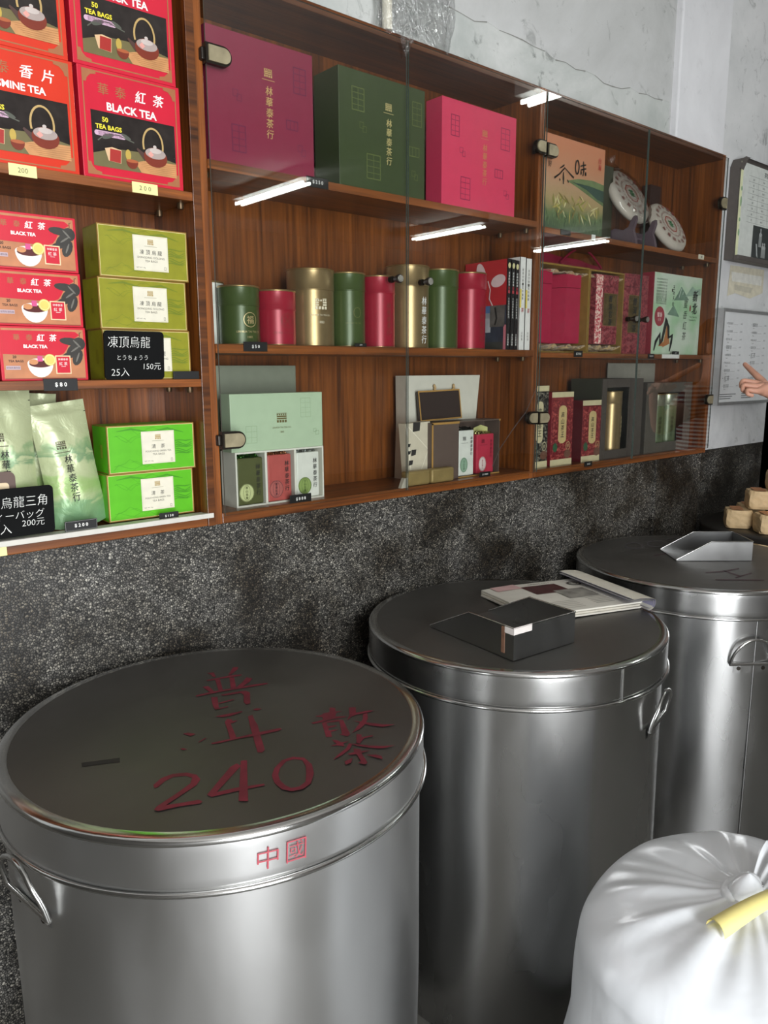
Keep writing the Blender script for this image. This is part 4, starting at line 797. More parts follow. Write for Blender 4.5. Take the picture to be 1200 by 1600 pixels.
# ---------------------------------------------------------------- right cabinet, top shelf
def painting(f, w, h):
    m, nt, b = nodes_of('painted_tea_field'); co = coords(nt); sp = N(nt, 'ShaderNodeSeparateXYZ'); nt.links.new(co, sp.inputs[0])
    ad = N(nt, 'ShaderNodeMath', operation='MULTIPLY_ADD'); nt.links.new(noise(nt, co, 18, 3), ad.inputs[0]); ad.inputs[1].default_value = .05; nt.links.new(sp.outputs['Z'], ad.inputs[2])
    nt.links.new(ramp(nt, ad.outputs[0], [(.03, lin('#4d6148')), (.075, lin('#6e7f55')), (.11, lin('#b09a6c')), (.16, lin('#c09a78')), (.2, lin('#c88f6c')), (.27, lin('#d08660'))]), b.inputs['Base Color']); setin(b, {'Roughness': .4})
    f.rect(.001, .001, w-.001, h-.001, m, 1)
    f.poly([(w*.36, h*.55), (w*.55, h*.5), (w*.8, h*.42), (w-.001, h*.36), (w-.001, h*.6), (w*.8, h*.62), (w*.55, h*.6)], P('#6f8055', .45, 0, .15), 2)
    f.poly([(w*.44, h*.55), (w*.7, h*.5), (w*.88, h*.42), (w-.001, h*.4), (w-.001, h*.53), (w*.75, h*.55)], P('#3d5348', .45, 0, .1), 3)
    rg = random.Random(9)
    for k in range(46):
        a = rg.uniform(-1.2, 1.2); x = rg.uniform(w*.12, w*.95); y = h*.33+rg.uniform(-.03, .025); L = rg.uniform(.02, .045)
        f.line([(x, y), (x+math.sin(a)*L*.5, y-math.cos(a)*L*.5), (x+math.sin(a)*L, y-math.cos(a)*L)], [.001, .006, .001], P(rg.choice(['#b5a860', '#cfc389', '#93924a', '#d8cf9f', '#8a7a48']), .5), 3+k % 4)
    for k in range(120):
        x = rg.uniform(.005, w-.006); y = rg.uniform(.006, h*.17); f.line([(x, y), (x+rg.uniform(-.006, .006), y+rg.uniform(.008, .02))], [.0016, .0006], P(rg.choice(['#51664a', '#7d9468', '#39503a', '#8fa77a']), .5), 3+k % 3)
    ik = P('#26221c', .6)
    f.line([(.07, h*.66), (.085, h*.69), (.092, h*.71)], [.002, .005, .003], ik, 8)
    for p, q in (([(.095, h*.68), (.07, h*.6), (.045, h*.545)], [.004, .004, .006]), ([(.092, h*.68), (.12, h*.63), (.14, h*.595)], [.002, .004, .006]), ([(.088, h*.63), (.089, h*.56), (.09, h*.5)], [.003, .007, .003]), ([(.07, h*.55), (.073, h*.53)], [.003, .004]), ([(.108, h*.56), (.115, h*.53)], [.002, .004])): f.line(p, q, ik, 8)
    f.ring(.156, h*.72, .009, .019, .005, ik, 8); f.line([(.172, h*.74), (.2, h*.77)], .004, ik, 8); f.line([(.186, h*.8), (.19, h*.7), (.186, h*.64)], [.004, .006, .003], ik, 8); f.line([(.174, h*.7), (.202, h*.73)], .004, ik, 8); f.ell(.176, h*.67, .003, .006, ik, 8); f.ell(.2, h*.67, .004, .006, ik, 8)
    f.text('好', .022, h*.68, .016, ik, 8); f.vtext('台灣', w*.9, h*.89, .017, P('#c8453a', .5), 8, 1.2)
carton('gift_box', 'gift box painted with tea leaves under an orange sky in the right cabinet', 'gift box', 1.927, 1.512, S_R_U, .304, .06, .265, P('#b58a68', .5), painting)
carton('gift_box', 'narrow dark olive box standing behind the painted tea box', 'gift box', 2.262, 1.585, S_R_U, .13, .08, .252, P('#3c3d2c', .5))
carton('gift_box', 'slim dark brown box standing behind the lower tea cake', 'gift box', 2.72, 1.64, S_R_U, .07, .035, .255, P('#3a2520', .5))
WRAP = P('#c9bfb2', .7, 0, .05, bmp=.2); CRED = P('#8e3a34', .6); CGREEN = P('#2f7d4c', .5)
def teacake(label, x, y, z, R, rx, rz, wrap):
    t = thing('tea_cake', label, 'tea cake', (x, y, z), rz, 'round wrapped tea cakes'); L = Matrix.Rotation(rx, 4, 'X')
    b = MB(); prof = [(.001, .0), (R*.8, .002), (R*.96, .008), (R, .018), (R*.95, .028), (R*.8, .034), (R*.3, .037), (.001, .037)]
    b.lathe(prof, WRAP, 56, closed=False, rfun=lambda a, z: 1+.006*math.sin(9*a)); M = L @ Matrix.Translation((0, 0, R)) @ Matrix.Rotation(PI/2, 4, 'X')
    b.v = [tuple(M @ Vector(v)) for v in b.v]; b.build('wrapped_cake', t)
    b = MB(); f = Face(b, M @ Vector((0, 0, .0375)), M.to_3x3() @ Vector((1, 0, 0)), M.to_3x3() @ Vector((0, 1, 0)), M.to_3x3() @ Vector((0, 0, 1)))
    def zt(r): return 1 if r < .8*R else -12
    pts = [(.034*math.cos(k*PI/4+.39), .034*math.sin(k*PI/4+.39)) for k in range(9)]; f.line(pts, .004, P('#b5402f', .5), 2)
    f.line([(p[0]*.8, p[1]*.8) for p in pts], .0012, P('#b5402f', .5), 2); f.text('茶', 0, 0, .03, CGREEN, 3, bold=.06)
    for i, ch in enumerate('中國雲南七子餅茶中國雲南七子餅茶'):
        a = PI/2-2*PI*i/16; f.text(ch, R*.72*math.cos(a), R*.72*math.sin(a), .016, CRED, 2, rot=a-PI/2, bold=.02)
    for i in range(28):
        a = PI/2-2*PI*i/28; f.text('茶葉公司出品'[i % 6], R*.5*math.cos(a), R*.5*math.sin(a), .008, CRED, 2, rot=a-PI/2)
    b.build('wrapper_print', t)
    if wrap:
        b = MB(); b.lathe([(R*1.03, -.004), (R*1.06, .018), (R*1.01, .036), (R*.8, .041), (.3*R, .043), (.001, .043)], PLASTIC, 40, closed=False, rfun=lambda a, z: 1+.02*math.sin(11*a)+.012*math.sin(23*a+z*200))
        b.v = [tuple(M @ Vector(v)) for v in b.v]; tp = M @ Vector((-.02, R*1.03, .018)); b.tube([tp, tp+Vector((0, 0, .02)), tp+Vector((-.008, 0, .045))], [.03, .008, .016], PLASTIC, 8); w = b.build('plastic_wrap', t); w['label'] = 'crinkled clear plastic wrap'
    return t
teacake('white wrapped round tea cake in crinkled plastic, raised higher of the two', 2.472, 1.545, S_R_U+.066, .105, -.5, .0, True)
teacake('white wrapped round tea cake without plastic, lower and farther right of the two', 2.76, 1.555, S_R_U+.002, .103, -.52, .0, False)
t = thing('display_stand', 'dark wooden plate stand holding up the plastic-wrapped tea cake', 'stand', (2.5, 1.512, S_R_U)); SW = P('#6a5a62', .22, 0, .1, .6)
for dx, nm in ((-.062, 'side_support'), (.062, 'side_support')):
    b = MB(); pr = [(0, 0), (.11, 0), (.125, .014), (.12, .06), (.108, .055), (.085, .062), (.05, .052), (.032, .06), (.018, .09), (.006, .094), (.004, .08), (.014, .05), (.004, .02)]
    vs = [(dx-.007, y, z) for y, z in pr]+[(dx+.007, y, z) for y, z in pr]; n = len(pr)
    b.add(vs, [list(range(n)), list(range(2*n-1, n-1, -1))]+[(i+n, (i+1) % n+n, (i+1) % n, i) for i in range(n)], SW); b.build(nm, t)
b = MB(); b.tube([(-.062, .06, .035), (.062, .06, .035)], .005, SW); b.build('cross_bar', t)

# ---------------------------------------------------------------- right cabinet, middle shelf
GR_ = P('#b8964a', .35, .5, .1); CRIM = P('#a81c40', .42, 0, .05)
def satinbox(label, x, w, h, d):
    t = thing('gift_box', label, 'gift box', (x, 1.528, S_R_M), 0, 'open gold satin-lined boxes'); b = MB()
    b.box(0, w, d-.004, d, 0, h, GR_); b.box(0, .005, 0, d-.004, 0, h, GR_); b.box(w-.005, w, 0, d-.004, 0, h, GR_); b.box(.005, w-.005, 0, d-.004, h-.005, h, GR_); b.box(.005, w-.005, 0, d-.004, 0, .005, GR_); b.build('box_frame', t)
    b = MB(); rg = random.Random(int(w*1000)); nu, nv = 40, 30
    b.grid(nu, nv, lambda i, j: (.006+(w-.012)*i/(nu-1), d-.03+.011*math.sin(i*.9+j*.25)+.006*math.sin(i*.37-j*.5), .006+(h-.012)*j/(nv-1)), SATIN); b.build('satin_lining', t)
    for z0, z1 in ((.0055, .03), (h-.03, h-.0055)):
        b = MB(); b.grid(40, 8, lambda i, j: (.006+(w-.012)*i/39, .001+(d-.035)*j/7, z0+(z1-z0)*((j/7 if z0 > .1 else 1-j/7)*.35+.33+.3*math.sin(i*.8+j*.7)*math.cos(i*.23))), SATIN); b.build('satin_fold', t)
    return t
satinbox('open gold satin-lined box holding two crimson hexagonal canisters', 1.926, .272, .27, .12)
def hexcan(label, x, y, z, r, h, rot):
    t = thing('tea_canister', label, 'canister', (x, y, z), rot, 'crimson hexagonal canisters'); lh = h*.19
    def hexa(b, r, z0, z1):
        bm = bmesh.new(); bmesh.ops.create_cone(bm, cap_ends=True, segments=6, radius1=r, radius2=r, depth=z1-z0)
        for v in bm.verts: v.co.z += (z0+z1)/2
        bmesh.ops.bevel(bm, geom=bm.edges[:], offset=.0015, segments=2, affect='EDGES'); b.bm(bm, CRIM)
    b = MB(); hexa(b, r, 0, h-lh-.001); b.build('can_body', t); b = MB(); hexa(b, r+.001, h-lh, h); b.build('can_lid', t)
    b = MB(); a = -PI/2; R2 = (r)*math.cos(PI/6)
    f = Face(b, (R2*math.cos(-PI/3*1+0), R2*math.sin(-PI/3), 0), (math.sin(PI/3), math.cos(PI/3), 0), (0, 0, 1), (math.cos(-PI/3), math.sin(-PI/3), 0)) if False else Face(b, (0, -R2, 0))
    f.vtext('台灣茗茶', 0, h*.58, .018, P('#b0603e', .4, .3), 2, 1.1); b.build('can_print', t); return t
hexcan('crimson hexagonal canister, left one beside the cabinet divider', 1.985, 1.592, S_R_M+.031, .062, .221, .5)
hexcan('crimson hexagonal canister, right one in the gold satin box', 2.127, 1.592, S_R_M+.031, .068, .214, .42)
satinbox('second open gold satin-lined box holding a red patterned tea box', 2.2005, .2, .268, .12)
BROC = speckle('red_brocade', '#6e1526', '#a04a4e', 90); BROC_LIT = speckle('lit_brocade', '#c23048', '#f2d8c8', 120); PLQ = speckle('dull_gold_plaque', '#5a4a28', '#8a7440', 40, .3, .7, .4, .6)
def brocade(bright):
    def d(f, w, h):
        if bright: f.rect(.002, .002, w*.3, h-.002, BROC_LIT, 1)  # light on the left strip is painted in as paler brocade
        x0, x1 = (w*.36, w*.96) if bright else (w*.22, w*.72)
        f.rect(x0, h*.27, x1, h*.74, PLQ, 2); f.frame(x0, h*.27, x1, h*.74, .0012, P('#a58c50', .4, .5), 3); f.vtext('普洱名茶', (x0+x1)/2, h*.71, h*.095, INK, 4, 1.18, .05)
        f.line([(0, h*.84), (w, h*.84)], .001, P('#4a0f1c', .5), 1)
    return d
carton('tea_box', 'red patterned tea box with painted-lit left edge and dull gold plaque, standing in gold satin', 'tea box', 2.238, 1.53, S_R_M+.031, .132, .06, .226, BROC, brocade(True), 'red patterned tea boxes with gold plaques')
carton('tea_box', 'larger red patterned tea box with dull gold plaque, left of the green mountain box', 'tea box', 2.404, 1.532, S_R_M, .158, .09, .272, BROC, brocade(False), 'red patterned tea boxes with gold plaques')
t = thing('gift_bag', 'crimson gift bag with a curved handle, only its top showing above the satin boxes', 'bag', (2.08, 1.655, S_R_M)); CB = P('#8c1836', .5, 0, .1, bmp=.3)
b = MB(); b.grid(16, 10, lambda i, j: (.36*i/15, .006*math.sin(i*.9+j)+.0, .325*j/9-.02*(i/15)**2*j/9), CB); b.grid(16, 10, lambda i, j: (.36*i/15, .022+.004*math.sin(i*.7+j), .325*j/9-.02*(i/15)**2*j/9), CB); b.build('bag_body', t)
b = MB(); b.tube([(.12+.24*k/14, -.006, .3+.055*math.sin(PI*k/14)) for k in range(15)], .004, CB); b.build('bag_handle', t)
def mountain(f, w, h):
    m, nt, b = nodes_of('pale_green_wash'); n = noise(nt, coords(nt), 9, 2); nt.links.new(ramp(nt, n, [(.35, lin('#a8cfa4')), (.6, lin('#d3dfcd'))]), b.inputs['Base Color']); b.inputs['Roughness'].default_value = .35
    f.rect(.001, .001, w-.001, h-.001, m, 1); gm = P('#74907c', .5, 0, .2); gl = P('#9bb5a0', .5, 0, .15)
    f.poly([(.14, h*.68), (.17, h*.78), (.19, h*.86), (.205, h*.82), (.22, h*.78), (.25, h*.7)], gm, 2); f.poly([(.22, h*.74), (.27, h*.88), (.3, h*.84), (.33, h*.86), (.335, h*.78)], gl, 2); f.poly([(.1, h*.5), (.14, h*.62), (.155, h*.58), (.185, h*.48)], gm, 2); f.line([(.175, h*.72), (.19, h*.84)], .004, P('#c3d2c4', .5), 3); f.line([(.2, h*.76), (.205, h*.8)], .004, P('#b3c8b6', .5), 3)
    for r in range(9): f.text('茶香山水雲霧春風'[r % 8:]+'好茶人間', .052, h*.92-r*.0105, None, P('#66705f', .6), 3, w=.07)
    f.vtext('王功天台', .136, h*.86, .015, INK, 3, 1.25); f.rect(.122, h*.8-.005, .13, h*.8+.005, P('#4a3f38', .5), 3)
    f.ell(.047, h*.47, .034, .034*1.02, P('#a02f3c', .5), 3); f.text('蜜香', .047, h*.49, .016, P('#e8cfc8', .5), 4, bold=.05); f.text('紅茶', .047, h*.43, .01, P('#e8cfc8', .5), 4)
    f.vtext('新北', .295, h*.83, .04, INK, 3, 1.15, .08, .2); f.vtext('蜜香紅茶', .228, h*.7, .03, INK, 3, 1.3, 0, .2)
    f.text('New Taipei City', .29, h*.49, None, P('#55604f', .5), 3, w=.055); f.text('Honey Black Tea', .284, h*.45, None, P('#55604f', .5), 3, w=.05); f.ell(.262, h*.6, .005, .012, P('#a02f3c', .5), 3)
    org = P('#b5713c', .5); f.poly([(.05, .03), (.07, .06), (.09, .03)], org, 2); f.poly([(.078, .026), (.105, .115), (.128, .04)], org, 2)
    f.line([(.02, .014), (.03, .045), (.056, .072), (.06, .035), (.072, .05), (.098, .128), (.112, .1), (.118, .062), (.142, .07), (.138, .045), (.128, .012)], [.006, .014, .019, .014, .014, .021, .016, .014, .018, .015, .006], INK, 4)
carton('gift_box', 'pale green gift box with misty mountains and black brushed characters, red sided', 'gift box', 2.575, 1.519, S_R_M, .342, .048, .288, P('#8f2032', .5), mountain)

# ---------------------------------------------------------------- right cabinet, bottom shelf
BANDC = P('#cfc49c', .5)
def tall_print(bg, ink, plaque):
    def d(f, w, h):
        sp = speckle('flower_pattern'+bg, bg, ink, 110, .5, .6); f.rect(.001, .02, w-.001, h-.02, sp, 1); f.rect(0, 0, w, .02, BANDC, 1); f.rect(0, h-.017, w, h, BANDC, 1)
        x0, x1 = w*.33, w*.7
        xm, rx = (x0+x1)/2, (x1-x0)/2; f.poly([(xm+rx*math.cos(a), h*.36+.014*math.sin(a)) for a in [PI+PI*k/10 for k in range(11)]]+[(xm+rx*math.cos(a), h*.76+.014*math.sin(a)) for a in [PI*k/10 for k in range(11)]], plaque, 2); f.vtext('高山茶王', (x0+x1)/2, h*.73, h*.075, INK, 3, 1.2); f.ring(w*.8, h*.26, .011, .013, .0018, plaque, 3); f.text('茶', w*.8, h*.26, .011, plaque, 3); f.ell(w*.2, h*.25, .012, .015, P('#2f5a3a', .5), 3)
        f.ell(w*.78, h*.15, .018, .014, P('#6d4a3a', .5), 3)
    return d
PLC = P('#c9b27c', .45)
carton('tea_box', 'black patterned tall tea box with cream bands at the left end of the bottom shelf', 'tea box', 1.918, 1.528, S_R_B, .088, .06, .258, P('#1c1a18', .5), tall_print('#161514', '#8a8474', BANDC), 'tall patterned tea boxes')
carton('tea_box', 'red patterned tall tea box with a cream plaque, taller of the two red ones', 'tea box', 2.017, 1.524, S_R_B, .115, .06, .237, P('#7d1a26', .5), tall_print('#6e1822', '#b5564e', PLC), 'tall patterned tea boxes')
carton('tea_box', 'red patterned tall tea box with a cream plaque, shorter of the two red ones', 'tea box', 2.182, 1.522, S_R_B, .114, .06, .206, P('#5a121c', .5), tall_print('#6e1822', '#b5564e', PLC), 'tall patterned tea boxes')
def windowbox(label, x, y, w, d, h, wx0, wx1, m, rim, z0=.03, z1=.03):
    t = thing('gift_box', label, 'gift box', (x, y, S_R_B), 0, 'window-fronted canister boxes'); b = MB()
    b.box(0, w, d-.003, d, 0, h, m); b.box(0, .004, 0, d-.003, 0, h, m); b.box(w-.004, w, 0, d-.003, 0, h, m); b.box(.004, w-.004, 0, d-.003, h-.004, h, m); b.box(.004, w-.004, 0, d-.003, 0, .004, m); b.build('box_body', t)
    b = MB(); f = rim; b.box(0, wx0, -.004, 0, 0, h, f, .001); b.box(wx1, w, -.004, 0, 0, h, f, .001); b.box(wx0, wx1, -.004, 0, 0, z0, f, .001); b.box(wx0, wx1, -.004, 0, h-z1, h, f, .001); b.build('window_frame', t)
    b = MB(); b.box(wx0, wx1, d*.8, d*.8+.002, z0, h-z1, P('#2b2722', .6)); b.build('inner_tray', t); return t
windowbox('large dark box with a framed window showing a gold and a crimson canister', 2.288, 1.523, .254, .125, .276, .028, .165, P('#35372a', .45), P('#4d4640', .4))
canister('gold canister inside the dark window-fronted box', 'gold', 2.41, 1.568, S_R_B+.0045, .042, .228, .045, pr_vert(P('#e8d8a8', .4), .03, .62, .013), 'canisters in the window-fronted boxes')
canister('crimson canister beside the gold one inside the dark window-fronted box', 'crimson', 2.336, 1.585, S_R_B+.0045, .03, .222, .045, None, 'canisters in the window-fronted boxes')
windowbox('grey-brown box with a framed window showing two silver-topped green canisters', 2.567, 1.521, .325, .12, .258, .075, .275, P('#3f3a34', .45), P('#57524a', .4), .036, .036)
CANC['silver green'] = '#5d6b4a'
for x, lb in ((2.703, 'silver-topped green canister, left one in the grey-brown box'), (2.79, 'silver-topped green canister, right one in the grey-brown box')):
    t = canister(lb, 'silver green', x, 1.566, S_R_B+.0045, .04, .212, .046, pr_vert(P('#2e3a26', .4), .0, .6, .014), 'canisters in the window-fronted boxes')
    for ch in t.children:
        if ch.name.startswith('can_lid'): ch.data.materials[0] = P('#a9ad98', .3, .8, .04)
t = thing('paper_slip', 'pale paper card leaning on the back of the right cabinet bottom shelf', 'paper', (2.54, 1.668, S_R_B)); b = MB()
b.box(0, .33, 0, .002, 0, .33, P('#a9a598', .6)); b.build('card', t); b = MB(); Face(b, (0, 0, 0)).text('茶', .21, .29, .03, P('#8d8878', .6), 1); b.build('card_print', t)

# ---------------------------------------------------------------- right wall: chart, menu, old paper
t = thing('wall_chart', 'price chart board with a table and dark photo, upper on the right wall', 'chart', (3.235, 1.56, 1.94)); FR = P('#5d5753', .5, .2)
b = MB(); b.prism([(0, 0), (.62, 0), (.62, .4), (.05, .4), (.02, .392), (.0, .36)], .0, .038, FR); b.box(0, .62, -.022, 0, -.004, .016, FR, .003)
b.add([(.0, 0, .352), (.022, 0, .392), (.05, 0, .404), (.62, 0, .404), (.62, -.018, .394), (.05, -.018, .394), (.028, -.018, .382), (-.002, -.018, .34)], [(0, 1, 6, 7), (1, 2, 5, 6), (2, 3, 4, 5)], FR); b.build('board', t)
b = MB(); f = Face(b, (.012, -.0005, .018)); f.rect(0, 0, .6, .362, P('#cfd3cd', .5), 1); f.rect(0, 0, .022, .362, P('#dfe2b8', .5), 2)
for y, r in ((.21, .02), (.09, .014), (.14, .008), (.26, .009)): f.ell(.018, y, .007, r, P('#8fae84', .5), 3)
LN = P('#6a6f6c', .6)
for k in range(9): f.rect(.075, .318-k*.0225, .59, .3188-k*.0225, LN, 3)
for x in (.165, .265, .365, .465): f.rect(x, .138, x+.0009, .3188, LN, 3)
f.text('茶葉價目表', .27, .338, .022, P('#4a4e4d', .6), 3, bold=.01)
for k in range(8):
    for i, x in enumerate((.12, .215, .315, .415)): f.text(('品名', '單價', '重量', '備註')[i] if k == 0 else ('%d號' % k, '%d元' % (200+k*40), '一斤', '茶')[i], x, .3068-k*.0225, .008, LN, 3)
f.rect(.145, 0, .6, .132, P('#3c403f', .35, 0, .1), 3); gr = P('#8f9492', .3); gb = P('#a9aeac', .3)
f.rect(.205, .05, .232, .1, gr, 4); f.ell(.2185, .1, .0135, .008, gb, 4); f.rect(.214, .1, .223, .118, gb, 4); f.ell(.2185, .12, .006, .005, gb, 4)
for x in (.245, .262): f.rect(x-.011, .008, x+.011, .05, gr, 5); f.ell(x, .05, .011, .008, gb, 5); f.ell(x, .064, .006, .006, gb, 5)
f.poly([(.19, .012), (.205, .005), (.19, .06), (.178, .06)], gb, 5); f.poly([(.3, .09), (.4, .07), (.4, .11), (.31, .12)], P('#777b79', .4), 4)
b.build('chart_sheet', t)
t = thing('framed_menu', 'silver-framed printed menu at which the hand points, lower on the wall', 'menu', (3.2, 1.568, 1.348)); AL = P('#b9bab9', .3, .7)
b = MB(); mw, mh = .49, .392; b.box(0, mw, 0, .03, 0, mh, P('#8d8d8b', .5)); b.build('backing', t)
b = MB()
for x0, x1, z0, z1 in ((-.006, .006, -.004, mh+.004), (mw-.006, mw+.006, -.004, mh+.004), (.006, mw-.006, -.004, .009), (.006, mw-.006, mh-.009, mh+.004)): b.box(x0, x1, -.008, .03, z0, z1, AL, .0015)
b.build('frame', t)
b = MB(); f = Face(b, (0, -.001, 0)); f.rect(.006, .009, mw-.006, mh-.009, P('#d6d8d8', .35, 0, .02), 1); ik = P('#6d706f', .6); rg = random.Random(4)
names = ['凍頂烏龍茶', '文山包種茶', '東方美人茶', '鐵觀音', '木柵鐵觀音', '阿里山高山茶', '茉莉花茶', '紅茶', '普洱茶']
for k in range(9):
    y = mh-.055-k*.0325
    for x in (.03, .26): 
        f.text('・'+names[(k+(3 if x > .1 else 0)) % 9], x+.036, y, None, ik, 2, w=.06); f.rect(x+.07, y-.004, x+.11, y-.0033, ik, 2); f.text('…%d0元' % rg.randint(10, 90), x+.14, y, .0065, ik, 2); f.text('Tea %d' % (k+1), x+.03, y-.0135, .0055, ik, 2)
for k in range(3): f.rect(.02, .04-k*.009, .02+rg.uniform(.1, .16), .0435-k*.009, ik, 2); f.rect(.22, .04-k*.009, .22+rg.uniform(.05, .12), .0435-k*.009, ik, 2)
b.build('menu_sheet', t)
b = MB()
for p, c, l in (([(3.3, 1.925), (3.62, 1.93), (3.62, 1.83), (3.5, 1.80), (3.36, 1.815), (3.29, 1.80)], '#cfc9b4', 0), ([(3.31, 1.9), (3.6, 1.9), (3.6, 1.86), (3.32, 1.862)], '#d9d8cf', 1), ([(3.34, 1.85), (3.52, 1.845), (3.5, 1.822), (3.35, 1.828)], '#bdb8a6', 1)):
    n = len(p); y = 1.5985-.0008*l; b.add([(x, y, z) for x, z in p], [list(range(n))], P(c, .8, 0, .1))
    b.add([(x, y+.001, z) for x, z in p], [list(range(n))[::-1]], P(c, .8, 0, .1))
tag(b.build('old_paper', loc=(0, 0, 0)), 'torn cream remnants of old paper glued between chart and menu', 'paper')
# ---------------------------------------------------------------- things on the bins
def sheet_solid(b, quad, th, m):
    q = [Vector(p) for p in quad]; n = (q[1]-q[0]).cross(q[3]-q[0]).normalized()*th; v = q+[p+n for p in q]
    b.add(v, [(3, 2, 1, 0), (4, 5, 6, 7), (0, 1, 5, 4), (1, 2, 6, 5), (2, 3, 7, 6), (3, 0, 4, 7)], m)
def scoop(label, loc, rz, L, Wd, Hh, cut, m=SCOOPM):
    """box scoop: back wall at x=0, open tip at x=L, walls at y=0 and y=Wd sloping down over the last cut"""
    t = thing('tea_scoop', label, 'scoop', loc, rz, 'sheet metal tea scoops'); e = .0012
    b = MB(); b.box(0, L, 0, Wd, .0004, .0016, m); b.build('floor_plate', t)
    for y in (0, Wd):
        b = MB(); yy = (y, y+e) if y == 0 else (y-e, y); pr = [(0, .0016), (L, .0016), (L, .004), (L-cut, Hh), (0, Hh)]; b.prism(pr, yy[0], yy[1], m)
        b.tube([(L, y, .004), (L-cut, y, Hh), (0, y, Hh)], .0018, STEELRIM, 6); b.build('side_wall', t)
    b = MB(); b.box(0, e, e, Wd-e, .0016, Hh, m); b.tube([(0, 0, Hh), (0, Wd, Hh)], .0018, STEELRIM, 6); b.build('back_wall', t)
    return t
s1 = scoop('dull metal scoop with white tape on its corner, resting on the middle bin', (1.194, .978, .9012), math.atan2(.272, .023), .273, .19, .071, .135)
# the scoop's side walls run along its local x; its back faces the camera side, width runs to the right
s1.scale = (1, -1, 1)
b = MB(); TP = P('#d9d2cd', .5)
b.box(-.0016, .026, -.0012, 0, .056, .0725, TP, .0003); b.box(-.0016, -.0004, 0, .052, .057, .0725, TP, .0003); k = b.build('white_tape', s1); k['label'] = 'white tape on the corner'
b = MB(); b.box(.026, .036, -.001, 0, .01, .068, P('#7a5a48', .4, 0, .3), .0003); b.build('brown_tape', s1)
s2 = scoop('bright metal scoop resting alone on the far bin', (2.418, 1.033, .9012), math.atan2(.157, -.176), .236, .15, .062, .105)
s2.scale = (1, -1, 1)
# magazine
t = thing('magazine', 'open magazine with a rolled back edge lying behind the scoop on the middle bin', 'magazine', (1.5, 1.345, .9012), math.atan2(-.26, -.08)); PG = P('#dcd9cd', .55, 0, .03)
# local x runs along the near edge, local y towards the rolled fold at the right
ML, MWd = .255, .325
def mz(x, y): return .016+.004*math.sin(x*11)-.006*abs(y/MWd-.3)
for k, (dz, mm) in enumerate(((0, PG), (-.005, P('#cfcabc', .6)), (-.010, P('#d6d2c6', .6)))):
    b = MB(); nu, nv = 12, 14
    top = lambda i, j: (ML*i/(nu-1)+.004*k, MWd*j/(nv-1)-.003*k, mz(ML*i/(nu-1), MWd*j/(nv-1))+dz)
    b.grid(nu, nv, top, mm); b.grid(nu, nv, lambda i, j: tuple(Vector(top(nu-1-i, j))-Vector((0, 0, .0042))), mm)
    for j in (0, nv-1):
        b.grid(nu, 2, lambda i, q: tuple(Vector(top(i, j))-Vector((0, 0, .0042*q))), mm, False)
    for i in (0, nu-1):
        b.grid(nv, 2, lambda j, q: tuple(Vector(top(i, j))-Vector((0, 0, .0042*q))), mm, False)
    b.build('pages', t)
for nm, R1, y0, mm in (('rolled_cover', .019, MWd-.012, P('#e3dfcf', .55)), ('rolled_pages', .013, MWd-.012, PG)):
    b = MB(); nu, nv = 16, 12
    rl = lambda i, j, R=R1: ((ML+.05)*i/(nu-1)-.012, y0+R*1.1*math.sin(PI*j/(nv-1))-(.05*(1-j/4) if j < 4 else 0), .0205+R*math.cos(PI*j/(nv-1))-(.004*(1-j/4) if j < 4 else 0))
    b.grid(nu, nv, rl, mm); b.grid(nu, nv, lambda i, j: tuple(Vector(rl(nu-1-i, j))-Vector((0, .0009, .0009))), P('#9a98b0', .55)); b.build(nm, t)
b = MB(); f = Face(b, (0, 0, 0), fn=lambda x, y, d: Vector((x, y, mz(x, y)+.0006+d)))
def patch(x0, y0, x1, y1, m, l, n=5):
    for i in range(n):
        for j in range(n): f.rect(x0+(x1-x0)*i/n, y0+(y1-y0)*j/n, x0+(x1-x0)*(i+1)/n, y0+(y1-y0)*(j+1)/n, m, l)
patch(.035, .1, .115, .21, P('#4a1f20', .4, 0, .3), 2); patch(.1, .16, .175, .255, P('#8f8d85', .45, 0, .3), 3); patch(.0, .025, .045, .1, P('#d9b3b0', .5), 3); f.ring(.055, .262, .017, .017, .006, P('#5a564f', .5), 3); f.text('G', .055, .262, .02, P('#5a564f', .5), 3, rot=PI); f.text('GREEN CITY', .02, .17, None, P('#6a665f', .6), 2, w=.07, rot=PI*.5)
for k in range(9): f.line([(.14+k*.011, .2+.02*q) for q in range(4)], .0022, P('#8d8a82', .6), 2)
for k in range(5): f.line([(.19+k*.012, .04+.02*q) for q in range(7)], .0018, P('#a5a298', .6), 2)
b.build('page_print', t)
